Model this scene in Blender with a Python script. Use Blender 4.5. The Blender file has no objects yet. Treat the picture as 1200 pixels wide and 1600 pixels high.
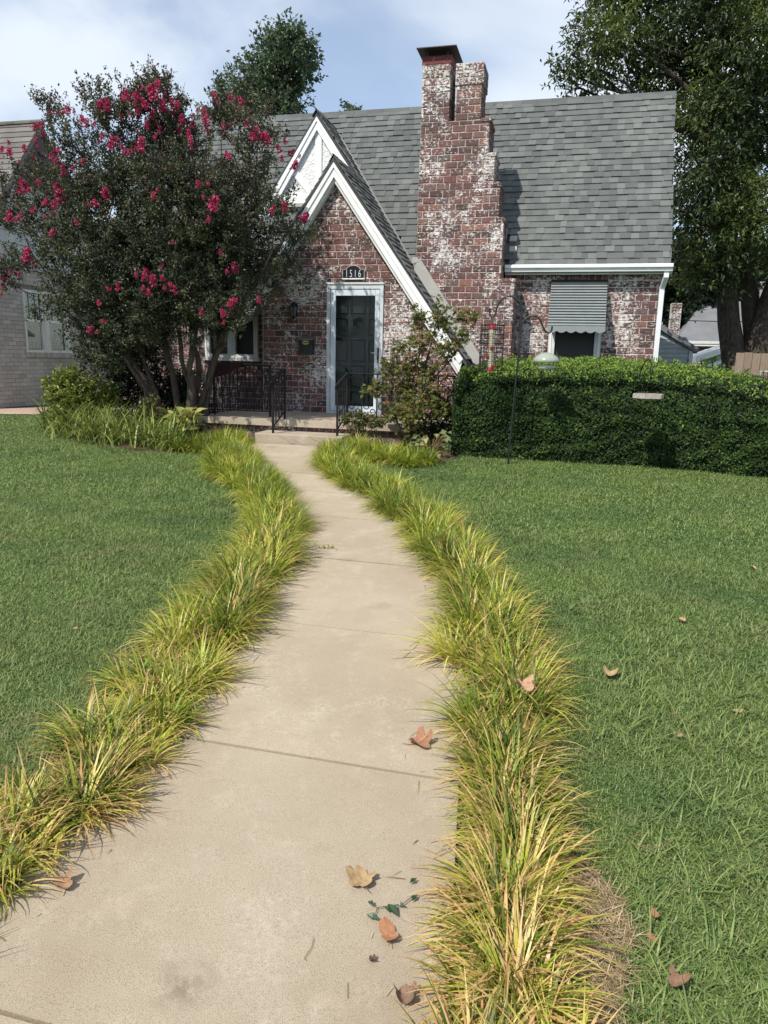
import bpy, math, random
import numpy as np
from mathutils import Vector, Matrix

random.seed(7)
RNG = np.random.default_rng(11)
SC = bpy.context.scene
COL = SC.collection
R = math.radians

# ------------------------------------------------------------------ camera, sky, sun, exposure
YAW, PITCH, ROLL = 0.243839, 0.208983, 0.022037
fw = Vector((-math.sin(YAW)*math.cos(PITCH), math.cos(YAW)*math.cos(PITCH), -math.sin(PITCH)))
rt = Vector((math.cos(YAW), math.sin(YAW), 0)); up = rt.cross(fw)
r2 = rt*math.cos(ROLL)+up*math.sin(ROLL); u2 = up*math.cos(ROLL)-rt*math.sin(ROLL)
cd = bpy.data.cameras.new('camera'); cam = bpy.data.objects.new('camera', cd); COL.objects.link(cam)
cam.matrix_world = Matrix(((r2.x, u2.x, -fw.x, 0), (r2.y, u2.y, -fw.y, 0), (r2.z, u2.z, -fw.z, 1.55), (0, 0, 0, 1)))
cd.sensor_fit = 'VERTICAL'; cd.sensor_height = 24; cd.lens = 24*1135.15/1600
cd.clip_start = 0.05; cd.clip_end = 1500
SC.camera = cam

EL, AZ = R(50.5), R(27)
sun_to = Vector((-math.sin(AZ)*math.cos(EL), -math.cos(AZ)*math.cos(EL), math.sin(EL)))
sd = bpy.data.lights.new('sun', 'SUN'); sd.energy = 4.5; sd.angle = R(0.53); sd.color = (1, 0.945, 0.845)
so = bpy.data.objects.new('sun', sd); COL.objects.link(so)
so.rotation_euler = (-sun_to).to_track_quat('-Z', 'Y').to_euler(); so.location = (0, 0, 30)

W = bpy.data.worlds.new('World'); SC.world = W; W.use_nodes = True
nt = W.node_tree; nt.nodes.clear()
def wn(t): return nt.nodes.new(t)
sky = wn('ShaderNodeTexSky'); sky.sky_type = 'NISHITA'; sky.sun_disc = False
sky.sun_elevation = EL; sky.sun_rotation = math.atan2(sun_to.x, sun_to.y) % (2*math.pi)
sky.air_density = 1.0; sky.dust_density = 0.7; sky.ozone_density = 2.0
bg1 = wn('ShaderNodeBackground'); bg1.inputs[1].default_value = 0.14
nt.links.new(sky.outputs[0], bg1.inputs[0])
bg2 = wn('ShaderNodeBackground'); bg2.inputs[0].default_value = (0.83, 0.905, 1.0, 1); bg2.inputs[1].default_value = 0.88
tc = wn('ShaderNodeTexCoord'); mp = wn('ShaderNodeMapping'); mp.inputs['Scale'].default_value = (1.0, 1.0, 2.0); mp.inputs['Location'].default_value = (0.85, 0.4, 0.3)
nz = wn('ShaderNodeTexNoise'); nz.inputs['Scale'].default_value = 1.9; nz.inputs['Detail'].default_value = 6; nz.inputs['Roughness'].default_value = 0.5; nz.inputs['Distortion'].default_value = 0.4
rp = wn('ShaderNodeMapRange'); rp.inputs[1].default_value = 0.40; rp.inputs[2].default_value = 0.62; rp.inputs[3].default_value = 0.25; rp.inputs[4].default_value = 0.95
rp.interpolation_type = 'SMOOTHSTEP'
nt.links.new(tc.outputs['Generated'], mp.inputs[0]); nt.links.new(mp.outputs[0], nz.inputs['Vector']); nt.links.new(nz.outputs[0], rp.inputs[0])
mx = wn('ShaderNodeMixShader'); nt.links.new(rp.outputs[0], mx.inputs[0]); nt.links.new(bg1.outputs[0], mx.inputs[1]); nt.links.new(bg2.outputs[0], mx.inputs[2])
wo = wn('ShaderNodeOutputWorld'); nt.links.new(mx.outputs[0], wo.inputs[0])
vs = SC.view_settings; vs.view_transform = 'Standard'; vs.look = 'None'; vs.gamma = 1; vs.exposure = 0.28; vs.use_curve_mapping = False

# ------------------------------------------------------------------ helpers: materials
def mat(name, build):
    m = bpy.data.materials.new(name); m.use_nodes = True
    t = m.node_tree; t.nodes.clear()
    out = t.nodes.new('ShaderNodeOutputMaterial')
    class N:
        tree = t
        def n(self, typ, **kw):
            nd = t.nodes.new(typ)
            for k, v in kw.items():
                if k.startswith('i_'):
                    key = k[2:]; key = int(key) if key.isdigit() else key.replace('_', ' ')
                    nd.inputs[key].default_value = v
                else: setattr(nd, k, v)
            return nd
        def l(self, a, b): t.links.new(a, b)
        def noise(self, scale, detail=4, rough=0.55, vec=None, dist=0.0):
            nd = self.n('ShaderNodeTexNoise'); nd.inputs['Scale'].default_value = scale; nd.inputs['Detail'].default_value = detail
            nd.inputs['Roughness'].default_value = rough; nd.inputs['Distortion'].default_value = dist
            self.l(vec if vec is not None else self.pos(), nd.inputs['Vector']); return nd.outputs['Fac']
        _p = None
        def pos(self):
            if self._p is None: self._p = self.n('ShaderNodeNewGeometry').outputs['Position']
            return self._p
        def scaled(self, s):
            v = self.n('ShaderNodeMapping'); v.inputs['Scale'].default_value = s; self.l(self.pos(), v.inputs[0]); return v.outputs[0]
        def mr(self, x, a, b, c=0.0, d=1.0, smooth=True):
            nd = self.n('ShaderNodeMapRange'); nd.interpolation_type = 'SMOOTHSTEP' if smooth else 'LINEAR'
            for i, v in enumerate((a, b, c, d)):
                if isinstance(v, (int, float)): nd.inputs[i+1].default_value = v
                else: self.l(v, nd.inputs[i+1])
            self.l(x, nd.inputs[0]); return nd.outputs[0]
        def mth(self, op, a, b=None):
            nd = self.n('ShaderNodeMath', operation=op)
            for i, v in enumerate((a, b)):
                if v is None: continue
                if isinstance(v, (int, float)): nd.inputs[i].default_value = v
                else: self.l(v, nd.inputs[i])
            return nd.outputs[0]
        def mix(self, fac, a, b):
            nd = self.n('ShaderNodeMix', data_type='RGBA')
            for k, v in ((0, fac), (6, a), (7, b)):
                if isinstance(v, (int, float)): nd.inputs[k].default_value = v
                elif isinstance(v, tuple): nd.inputs[k].default_value = v if len(v) == 4 else (*v, 1)
                else: self.l(v, nd.inputs[k])
            return nd.outputs[2]
        def ramp(self, x, stops, interp='LINEAR'):
            nd = self.n('ShaderNodeValToRGB'); cr = nd.color_ramp; cr.interpolation = interp
            while len(cr.elements) < len(stops): cr.elements.new(0.5)
            for e, (p, c) in zip(cr.elements, stops): e.position = p; e.color = (*c, 1)
            self.l(x, nd.inputs[0]); return nd.outputs[0]
        def attr(self, name):
            return self.n('ShaderNodeAttribute', attribute_name=name).outputs['Fac']
        def rnd(self):
            return self.mth('FRACT', self.mth('ADD', self.attr('rnd'), self.n('ShaderNodeObjectInfo').outputs['Random']))
        def bump(self, h, strength=0.4, dist=0.01):
            nd = self.n('ShaderNodeBump'); nd.inputs['Strength'].default_value = strength; nd.inputs['Distance'].default_value = dist
            self.l(h, nd.inputs['Height']); return nd.outputs[0]
        def pbsdf(self, color, rough=0.7, normal=None, metallic=0.0, spec=0.5):
            nd = self.n('ShaderNodeBsdfPrincipled')
            if isinstance(color, tuple): nd.inputs['Base Color'].default_value = (*color[:3], 1)
            else: self.l(color, nd.inputs['Base Color'])
            if isinstance(rough, (int, float)): nd.inputs['Roughness'].default_value = rough
            else: self.l(rough, nd.inputs['Roughness'])
            nd.inputs['Metallic'].default_value = metallic; nd.inputs['Specular IOR Level'].default_value = spec
            if normal is not None: self.l(normal, nd.inputs['Normal'])
            return nd.outputs[0]
        def leafy(self, color, rough=0.5, trans=0.3, spec=0.4):
            p = self.pbsdf(color, rough, None, 0.0, spec)
            tr = self.n('ShaderNodeBsdfTranslucent'); self.l(color, tr.inputs[0])
            ms = self.n('ShaderNodeMixShader'); ms.inputs[0].default_value = trans
            self.l(p, ms.inputs[1]); self.l(tr.outputs[0], ms.inputs[2]); return ms.outputs[0]
    n = N(); t.links.new(build(n), out.inputs[0]); return m

def plain(name, c, rough=0.6, var=0.12, scale=6.0, metallic=0.0, bump=0.15, spec=0.5):
    def b(n):
        v = n.noise(scale, 5, 0.6); f = n.noise(scale*14, 3, 0.6)
        k = n.mr(v, 0.3, 0.7, 1-var, 1+var, False)
        d = n.mix(1.0, c, c); vm = n.n('ShaderNodeVectorMath', operation='SCALE'); n.l(d, vm.inputs[0]); n.l(k, vm.inputs['Scale'])
        return n.pbsdf(vm.outputs[0], rough, n.bump(f, bump, 0.003), metallic, spec)
    return mat(name, b)

WEAR = [(-0.72, 12.93, 2.45, 0.55), (-0.85, 12.93, 1.9, 0.4), (0.72, 12.93, 2.45, 0.45), (0.62, 12.93, 2.0, 0.3), (-2.75, 12.02, 1.75, 0.75), (-2.6, 12.02, 2.3, 0.45), (-3.9, 12.02, 4.05, 0.45), (-4.6, 12.02, 2.75, 0.5), (-4.2, 12.02, 2.65, 0.35),
        (-4.15, 12.02, 1.3, 0.3), (-2.3, 12.4, 3.75, 0.3), (-1.25, 12.4, 2.75, 0.4), (-1.5, 12.4, 4.5, 0.35), (-2.35, 12.4, 6.0, 0.6), (-1.85, 12.4, 6.1, 0.4), (-2.45, 12.4, 5.2, 0.4), (-1.2, 12.4, 3.6, 0.3), (-2.0, 12.4, 3.2, 0.25), (3.26, 26.8, 2.8, 1.8), (4.6, 28.2, 1.8, 2.0)]
def wash(n, brickcol, base_thr=0.632, amount=0.10, hi=True):
    """flaking whitewash over a colour, thicker in the places where it is left on the house"""
    patch = n.noise(1.6, 3, 0.6); fine = n.noise(32, 5, 0.72, n.scaled((0.8, 1, 1.3))); mid = n.noise(6.5, 3, 0.6)
    thr = n.mr(patch, 0.40, 0.64, base_thr, base_thr-amount, False)
    thr = n.mth('SUBTRACT', thr, n.mr(mid, 0.45, 0.72, 0.0, 0.10, False))
    if hi:
        acc = None
        for x, y, z, r in WEAR:
            d = n.n('ShaderNodeVectorMath', operation='DISTANCE'); n.l(n.pos(), d.inputs[0]); d.inputs[1].default_value = (x, y, z)
            v = n.mr(d.outputs['Value'], r*1.25, r*0.2, 0.0, 1.0)
            acc = v if acc is None else n.mth('MAXIMUM', acc, v)
        thr = n.mth('SUBTRACT', thr, n.mth('MULTIPLY', acc, 0.070))
    d = n.mth('SUBTRACT', fine, thr)
    m = n.mr(d, -0.015, 0.055, 0.0, 0.92)
    dirt = n.mix(n.mr(n.noise(14, 4), 0.35, 0.7), (0.50, 0.47, 0.45), (0.76, 0.74, 0.72))
    return n.mix(m, brickcol, dirt), n.mth('ADD', n.mth('MULTIPLY', m, 0.5), n.noise(70, 3, 0.6))

def b_brick(n):
    c = n.ramp(n.rnd(), [(0.0, (0.072, 0.047, 0.045)), (0.25, (0.115, 0.063, 0.058)), (0.5, (0.150, 0.074, 0.068)), (0.72, (0.185, 0.085, 0.076)), (0.88, (0.12, 0.092, 0.086)), (1.0, (0.25, 0.115, 0.088))])
    c = n.mix(n.mr(n.noise(22, 4), 0.35, 0.75, 0.0, 0.45), c, (0.07, 0.035, 0.032))
    c, h = wash(n, c)
    return n.pbsdf(c, 0.85, n.bump(h, 0.5, 0.006), 0, 0.25)
M_BRICK = mat('whitewashed_brick', b_brick)
def b_mortar(n):
    c = n.mix(n.mr(n.noise(13, 5, 0.65), 0.36, 0.66), (0.34, 0.275, 0.255), (0.54, 0.465, 0.435))
    c, h = wash(n, c, 0.62, 0.13)
    return n.pbsdf(c, 0.95, n.bump(h, 0.6, 0.006), 0, 0.1)
M_MORTAR = mat('pinkish_mortar', b_mortar)
def b_redband(n):
    c, h = wash(n, n.mix(n.noise(12), (0.105, 0.020, 0.020), (0.145, 0.030, 0.028)), 0.66, 0.02, False)
    return n.pbsdf(c, 0.8, n.bump(h, 0.4, 0.005))
M_REDBAND = mat('red_painted_band', b_redband)
def b_shingle(n):
    tn = n.mth('FLOOR', n.attr('rnd')); rr_ = n.mth('ADD', n.mth('ADD', n.mth('MULTIPLY', tn, 0.30), 0.10), n.mth('MULTIPLY', n.rnd(), 0.50))
    c = n.ramp(rr_, [(0.0, (0.084, 0.091, 0.091)), (0.4, (0.106, 0.114, 0.113)), (0.65, (0.126, 0.135, 0.132)), (0.85, (0.152, 0.162, 0.157)), (1.0, (0.195, 0.208, 0.198))])
    g = n.noise(260, 2, 0.7); c = n.mix(n.mr(g, 0.35, 0.7, 0.0, 0.5), c, (0.075, 0.083, 0.083))
    c = n.mix(n.mr(n.noise(1.1, 4), 0.45, 0.75, 0.0, 0.25), c, (0.25, 0.26, 0.25))
    return n.pbsdf(c, 0.9, n.bump(g, 0.5, 0.004), 0, 0.2)
M_SHINGLE = mat('grey_green_shingle', b_shingle)
def b_bshingle(n):
    c = n.ramp(n.rnd(), [(0, (0.105, 0.096, 0.090)), (0.5, (0.15, 0.138, 0.128)), (1, (0.20, 0.185, 0.172))])
    g = n.noise(200, 2); c = n.mix(n.mr(g, 0.3, 0.75, 0, 0.3), c, (0.09, 0.08, 0.07))
    return n.pbsdf(c, 0.9, n.bump(g, 0.4, 0.004), 0, 0.2)
M_BSHINGLE = mat('brown_shingle', b_bshingle)
M_ROOFBASE = plain('dark_roof_felt', (0.05, 0.055, 0.055), 0.9)
M_WHITE = plain('white_trim_paint', (0.74, 0.75, 0.75), 0.5, 0.06, 5)
M_WHITE2 = plain('weathered_white_trim', (0.60, 0.61, 0.60), 0.55, 0.12, 8)
def b_stucco(n):
    g = n.noise(26, 4, 0.6, None, 0.8)
    return n.pbsdf(n.mix(n.noise(5, 4), (0.70, 0.71, 0.71), (0.80, 0.80, 0.79)), 0.9, n.bump(g, 1.0, 0.03), 0, 0.15)
M_STUCCO = mat('white_stucco', b_stucco)
M_FLASH = plain('beige_painted_flashing', (0.36, 0.35, 0.325), 0.55, 0.1)
M_FLASH_D = plain('grey_valley_flashing', (0.23, 0.235, 0.225), 0.6, 0.1)
M_DOORFRAME = plain('pale_blue_white_enamel', (0.56, 0.62, 0.68), 0.35, 0.05, 4)
M_DOORTRIM = plain('grey_white_door_trim', (0.52, 0.55, 0.58), 0.5, 0.08, 6)
M_DOOR = plain('slate_door_paint', (0.028, 0.032, 0.034), 0.5, 0.15, 5)
M_DARKGLASS = plain('dark_pane', (0.003, 0.003, 0.003), 0.35, 0.05, 3, bump=0.0)
M_SCREEN = plain('dark_window_screen', (0.022, 0.024, 0.025), 0.55, 0.1, 3)
M_AWNING = plain('grey_green_awning', (0.215, 0.240, 0.242), 0.45, 0.07, 7)
M_GUTTER = plain('white_gutter_enamel', (0.68, 0.70, 0.71), 0.35, 0.06, 5)
M_IRON = plain('black_wrought_iron', (0.008, 0.0085, 0.010), 0.55, 0.2, 20, 0.0, spec=0.25)
M_BLACK = plain('black_enamel', (0.007, 0.007, 0.013), 0.3, 0.1, 10)
M_BRASS = plain('brass', (0.5, 0.40, 0.22), 0.3, 0.1, 20, 0.8)
M_STEEL = plain('brushed_steel', (0.45, 0.45, 0.45), 0.3, 0.1, 20, 0.9)
M_CHIMCAP = plain('brown_metal_cap', (0.055, 0.042, 0.040), 0.55, 0.2, 10, 0.3)
M_MAROON = plain('maroon_cloth', (0.035, 0.010, 0.014), 0.95, 0.3, 30)
M_RED = plain('red_plastic', (0.42, 0.012, 0.03), 0.4, 0.1)
M_SEED = plain('pale_seed_tube', (0.42, 0.40, 0.29), 0.4, 0.15, 40)
M_WIRE = plain('green_black_wire', (0.009, 0.012, 0.012), 0.5, 0.1)
M_GREYWOOD = plain('grey_weathered_wood', (0.34, 0.30, 0.27), 0.9, 0.25, 30)
M_ROCK = plain('blue_grey_stone', (0.22, 0.25, 0.29), 0.8, 0.2, 12)
def b_plastic(n):
    p = n.pbsdf((0.42, 0.45, 0.40), 0.22, None, 0, 0.6); tr = n.n('ShaderNodeBsdfTransparent'); tr.inputs[0].default_value = (0.9, 0.95, 0.85, 1)
    ms = n.n('ShaderNodeMixShader'); ms.inputs[0].default_value = 0.38; n.l(p, ms.inputs[1]); n.l(tr.outputs[0], ms.inputs[2]); return ms.outputs[0]
M_PLASTIC = mat('clouded_clear_plastic', b_plastic)
def b_glass(n):
    g = n.n('ShaderNodeBsdfGlossy'); g.inputs['Roughness'].default_value = 0.02; tr = n.n('ShaderNodeBsdfTransparent'); tr.inputs[0].default_value = (0.86, 0.9, 0.9, 1)
    fr = n.n('ShaderNodeFresnel'); fr.inputs[0].default_value = 1.5
    ms = n.n('ShaderNodeMixShader'); n.l(n.mth('MULTIPLY', fr.outputs[0], 0.28), ms.inputs[0]); n.l(tr.outputs[0], ms.inputs[1]); n.l(g.outputs[0], ms.inputs[2]); return ms.outputs[0]
M_GLASS = mat('clear_glass', b_glass)
def b_concrete(a, b, sp=0.5):
    def f(n):
        big = n.noise(1.6, 5, 0.6); mid = n.noise(9, 5, 0.65); fine = n.noise(330, 3, 0.75); agg = n.noise(520, 2, 0.8)
        c = n.mix(n.mr(big, 0.3, 0.7), a, b)
        c = n.mix(n.mr(mid, 0.52, 0.75, 0.0, 0.35), c, tuple(min(1, x*1.3) for x in b))
        c = n.mix(n.mr(fine, 0.47, 0.66, 0.0, 0.62*sp*2), c, tuple(x*0.36 for x in a))
        c = n.mix(n.mr(agg, 0.58, 0.75, 0.0, 0.5*sp), c, (0.62, 0.57, 0.50))
        dd = n.n('ShaderNodeVectorMath', operation='DISTANCE'); n.l(n.pos(), dd.inputs[0]); dd.inputs[1].default_value = (-0.80, 1.33, 0.06)
        c = n.mix(n.mth('MULTIPLY', n.mr(dd.outputs['Value'], 0.11, 0.0, 0.0, 0.75), n.mr(n.noise(25, 4), 0.3, 0.65)), c, tuple(x*0.5 for x in a))
        wp = n.noise(2.3, 5, 0.7); c = n.mix(n.mth('MULTIPLY', n.mr(wp, 0.5, 0.7), n.mr(n.noise(60, 4, 0.7), 0.42, 0.62, 0, 0.5)), c, (0.55, 0.50, 0.44))
        st = n.noise(3.3, 3, 0.5); c = n.mix(n.mr(st, 0.62, 0.78, 0.0, 0.35), c, tuple(x*0.55 for x in a))
        rr = n.n('ShaderNodeObjectInfo').outputs['Random']
        k = n.n('ShaderNodeVectorMath', operation='SCALE'); n.l(c, k.inputs[0]); n.l(n.mr(rr, 0, 1, 0.93, 1.05, False), k.inputs['Scale'])
        return n.pbsdf(k.outputs[0], 0.93, n.bump(fine, 0.7, 0.004), 0, 0.2)
    return f
M_PATH = mat('worn_tan_concrete', b_concrete((0.372, 0.304, 0.218), (0.446, 0.374, 0.280)))
M_PORCH = mat('porch_concrete', b_concrete((0.33, 0.275, 0.21), (0.40, 0.34, 0.265), 0.3))
M_PINKWALK = mat('pink_side_walk', b_concrete((0.40, 0.28, 0.22), (0.46, 0.34, 0.27), 0.3))
def b_soil(n):
    f = n.noise(45, 5, 0.7)
    return n.pbsdf(n.mix(n.mr(f, 0.3, 0.7), (0.045, 0.03, 0.02), (0.15, 0.105, 0.07)), 1.0, n.bump(f, 0.8, 0.02), 0, 0.1)
M_SOIL = mat('brown_mulch', b_soil)
def b_drysoil(n):
    f = n.noise(60, 5, 0.7); return n.pbsdf(n.mix(n.mr(f, 0.3, 0.7), (0.09, 0.065, 0.045), (0.27, 0.205, 0.14)), 1.0, n.bump(f, 0.8, 0.01), 0, 0.1)
M_DRYSOIL = mat('dry_straw_soil', b_drysoil)
def b_turf(n):
    f = n.noise(70, 5, 0.75); p = n.noise(1.3, 4, 0.6); dry = n.noise(3.1, 4, 0.6)
    c = n.mix(n.mr(p, 0.35, 0.68), (0.060, 0.110, 0.030), (0.090, 0.150, 0.038))
    c = n.mix(n.mr(dry, 0.58, 0.74, 0.0, 0.5), c, (0.115, 0.105, 0.055))
    c = n.mix(n.mr(f, 0.5, 0.75, 0.0, 0.6), c, (0.02, 0.035, 0.014))
    return n.pbsdf(c, 0.95, n.bump(f, 0.9, 0.02), 0, 0.1)
M_TURF = mat('turf_floor', b_turf)
def b_grass(n):
    p = n.noise(1.3, 4, 0.6); dry = n.noise(3.1, 4, 0.6)
    c = n.ramp(n.attr('rnd'), [(0, (0.086, 0.130, 0.038)), (0.45, (0.148, 0.218, 0.060)), (0.8, (0.215, 0.288, 0.082)), (0.93, (0.270, 0.315, 0.105)), (1, (0.38, 0.32, 0.18))])
    c = n.mix(n.mr(p, 0.35, 0.68, 0.0, 0.5), c, (0.190, 0.250, 0.074))
    c = n.mix(n.mr(n.noise(0.9, 3, 0.6, n.scaled((1, 1.3, 1))), 0.48, 0.66, 0.0, 0.5), c, (0.066, 0.122, 0.048))
    c = n.mix(n.mr(dry, 0.54, 0.70, 0.0, 0.6), c, (0.225, 0.235, 0.10))
    return n.leafy(c, 0.5, 0.25, 0.35)
M_GRASS = mat('lawn_blades', b_grass)
def b_lir(n):
    c = n.ramp(n.attr('rnd'), [(0, (0.062, 0.115, 0.014)), (0.22, (0.150, 0.235, 0.020)), (0.48, (0.40, 0.46, 0.048)), (0.8, (0.72, 0.67, 0.14)), (0.9, (0.74, 0.55, 0.26)), (1, (0.62, 0.36, 0.15))])  # yellow stops carry sunlit highlights, dark stops the shaded clump interior
    tip = n.mth('MULTIPLY', n.mr(n.attr('along'), 0.5, 1.0), n.attr('dry'))
    c = n.mix(tip, c, (0.47, 0.27, 0.10))
    return n.leafy(c, 0.42, 0.34, 0.5)
M_LIR = mat('border_grass_lit_tones', b_lir)
def b_straw(n):
    c = n.ramp(n.attr('rnd'), [(0, (0.20, 0.13, 0.07)), (0.6, (0.42, 0.31, 0.18)), (1, (0.55, 0.44, 0.28))]); return n.leafy(c, 0.7, 0.15, 0.2)
M_STRAW = mat('dry_straw', b_straw)
def leafmat(name, stops, rough=0.5, trans=0.28, spec=0.4):
    return mat(name, lambda n: n.leafy(n.ramp(n.attr('rnd'), stops), rough, trans, spec))
M_CRAPE = leafmat('crape_leaf', [(0, (0.022, 0.030, 0.018)), (0.4, (0.050, 0.064, 0.034)), (0.75, (0.105, 0.118, 0.060)), (0.90, (0.190, 0.185, 0.095)), (0.96, (0.13, 0.065, 0.05)), (1, (0.19, 0.075, 0.06))], 0.5, 0.25)
M_BLOOM = leafmat('crape_bloom', [(0, (0.26, 0.012, 0.055)), (0.55, (0.48, 0.030, 0.13)), (1, (0.70, 0.16, 0.29))], 0.6, 0.25, 0.2)
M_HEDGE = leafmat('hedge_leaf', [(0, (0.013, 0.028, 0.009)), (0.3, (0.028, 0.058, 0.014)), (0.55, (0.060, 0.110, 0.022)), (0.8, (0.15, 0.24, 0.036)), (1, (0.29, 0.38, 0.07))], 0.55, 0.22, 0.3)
M_OAK = leafmat('oak_leaf', [(0, (0.018, 0.032, 0.012)), (0.4, (0.050, 0.078, 0.022)), (0.75, (0.130, 0.170, 0.040)), (1, (0.29, 0.33, 0.075))], 0.5, 0.28)
M_CONE = leafmat('sweetgum_leaf', [(0, (0.045, 0.072, 0.042)), (0.6, (0.105, 0.150, 0.080)), (1, (0.18, 0.24, 0.12))], 0.5, 0.25)
M_BACK = leafmat('far_leaf', [(0, (0.008, 0.014, 0.010)), (0.7, (0.02, 0.034, 0.02)), (1, (0.06, 0.075, 0.05))], 0.55, 0.2)
M_MAPLE = leafmat('maple_leaf', [(0, (0.055, 0.070, 0.018)), (0.4, (0.120, 0.140, 0.032)), (0.68, (0.19, 0.185, 0.045)), (0.86, (0.22, 0.115, 0.045)), (1, (0.30, 0.14, 0.08))], 0.5, 0.3)
M_BUSH = leafmat('bright_bush_leaf', [(0, (0.08, 0.11, 0.022)), (0.6, (0.21, 0.25, 0.050)), (1, (0.38, 0.40, 0.12))], 0.45, 0.3)
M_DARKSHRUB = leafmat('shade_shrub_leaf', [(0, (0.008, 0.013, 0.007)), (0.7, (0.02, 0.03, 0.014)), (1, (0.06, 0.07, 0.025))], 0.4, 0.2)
M_RUST = leafmat('rusty_shrub_leaf', [(0, (0.05, 0.07, 0.02)), (0.6, (0.11, 0.12, 0.035)), (1, (0.20, 0.09, 0.035))], 0.5, 0.25)
M_LILY = leafmat('daylily_leaf', [(0, (0.065, 0.100, 0.022)), (0.5, (0.180, 0.235, 0.050)), (0.85, (0.34, 0.38, 0.10)), (1, (0.46, 0.38, 0.16))], 0.45, 0.3)
M_HOSTA = leafmat('hosta_leaf', [(0, (0.16, 0.19, 0.05)), (0.5, (0.30, 0.31, 0.09)), (1, (0.48, 0.44, 0.17))], 0.45, 0.3)
M_WILT = leafmat('wilted_leaf', [(0, (0.07, 0.11, 0.03)), (0.6, (0.16, 0.20, 0.06)), (0.8, (0.40, 0.35, 0.18)), (1, (0.52, 0.43, 0.26))], 0.6, 0.25)
def b_dead(n):
    o = n.n('ShaderNodeObjectInfo').outputs['Color']; f = n.noise(60, 4, 0.6)
    return n.pbsdf(n.mix(n.mr(f, 0.35, 0.7, 0, 0.5), o, (0.13, 0.07, 0.04)), 0.75, n.bump(f, 0.5, 0.004), 0, 0.25)
M_DEAD = mat('dead_leaf', b_dead)
M_GREENLEAF = plain('fallen_green_leaf', (0.03, 0.06, 0.025), 0.4, 0.2, 20)
def b_bark(n):
    f = n.noise(11, 5, 0.7, n.scaled((3.2, 3.2, 0.8)))
    return n.pbsdf(n.mix(n.mr(f, 0.3, 0.7), (0.035, 0.028, 0.023), (0.125, 0.105, 0.085)), 0.95, n.bump(f, 1.0, 0.04), 0, 0.15)
M_BARK = mat('dark_bark', b_bark)
def b_cbark(n):
    f = n.noise(9, 5, 0.6, n.scaled((3, 3, 0.7)))
    return n.pbsdf(n.mix(n.mr(f, 0.3, 0.7), (0.045, 0.036, 0.030), (0.105, 0.083, 0.067)), 0.8, n.bump(f, 0.4, 0.01), 0, 0.2)
M_TWIG = plain('dark_twig', (0.045, 0.036, 0.030), 0.9, 0.3, 10)
M_CBARK = mat('smooth_tan_bark', b_cbark)
def b_gbrick(n):
    c = n.ramp(n.rnd(), [(0, (0.33, 0.315, 0.31)), (0.5, (0.395, 0.38, 0.375)), (1, (0.455, 0.44, 0.435))])
    c = n.mix(n.mr(n.noise(5, 5), 0.5, 0.75, 0, 0.25), c, (0.25, 0.23, 0.22)); f = n.noise(60, 4)
    return n.pbsdf(c, 0.75, n.bump(f, 0.5, 0.006), 0, 0.3)
M_GBRICK = mat('painted_grey_brick', b_gbrick)
M_GMORTAR = plain('painted_grey_joint', (0.17, 0.16, 0.155), 0.9)
M_GALV = plain('dull_galvanised', (0.30, 0.28, 0.27), 0.6, 0.1, 10)
M_SHAKE = plain('pale_shake_paint', (0.46, 0.48, 0.49), 0.7, 0.12, 6)
M_BROWN = plain('brown_trim', (0.085, 0.060, 0.060), 0.7, 0.12)
M_BLUEGREY = plain('bluegrey_siding', (0.30, 0.335, 0.355), 0.6, 0.08)
M_FROOF = plain('far_grey_roof', (0.15, 0.155, 0.165), 0.9, 0.15, 2)
M_PALEGREEN = plain('pale_green_siding', (0.44, 0.48, 0.40), 0.7, 0.06)
def b_fence(n):
    f = n.noise(14, 5, 0.65, n.scaled((4, 4, 0.5))); c = n.mix(n.rnd(), (0.19, 0.135, 0.105), (0.29, 0.225, 0.18))
    return n.pbsdf(n.mix(n.mr(f, 0.4, 0.75, 0, 0.6), c, (0.10, 0.075, 0.06)), 0.9, n.bump(f, 0.6, 0.008), 0, 0.15)
M_FENCE = mat('brown_fence_board', b_fence)
M_CURTAIN = plain('pale_curtain', (0.085, 0.09, 0.092), 0.9, 0.1)
M_BLIND = plain('pale_blind', (0.14, 0.165, 0.165), 0.6, 0.05)

# ------------------------------------------------------------------ helpers: meshes and objects
def link(name, me, m=None, parent=None):
    o = bpy.data.objects.new(name, me)
    COL.objects.link(o)
    if m is not None and me is not None and len(me.materials) == 0: me.materials.append(m)
    if parent is not None: o.parent = parent
    return o
def tag(o, label=None, cat=None, group=None, kind=None):
    if label: o['label'] = label
    if cat: o['category'] = cat
    if group: o['group'] = group
    if kind: o['kind'] = kind
    return o
def thing(name, label, cat, group=None):
    o = bpy.data.objects.new(name, None); COL.objects.link(o); o.empty_display_size = 0.1
    return tag(o, label, cat, group)
def np_mesh(name, V, F, attrs=None, vattrs=None, smooth=False):
    """V (n,3), F (m,k) numpy"""
    me = bpy.data.meshes.new(name); V = np.asarray(V, np.float32); F = np.asarray(F, np.int32)
    m, k = F.shape
    me.vertices.add(len(V)); me.vertices.foreach_set('co', V.ravel())
    me.loops.add(m*k); me.loops.foreach_set('vertex_index', F.ravel())
    me.polygons.add(m); me.polygons.foreach_set('loop_start', np.arange(0, m*k, k, dtype=np.int32))
    me.update(calc_edges=True); me.polygons.foreach_set('use_smooth', np.full(m, smooth))
    for n_, a in (attrs or {}).items():
        at = me.attributes.new(n_, 'FLOAT', 'FACE'); at.data.foreach_set('value', np.asarray(a, np.float32))
    for n_, a in (vattrs or {}).items():
        at = me.attributes.new(n_, 'FLOAT', 'POINT'); at.data.foreach_set('value', np.asarray(a, np.float32))
    return me

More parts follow.
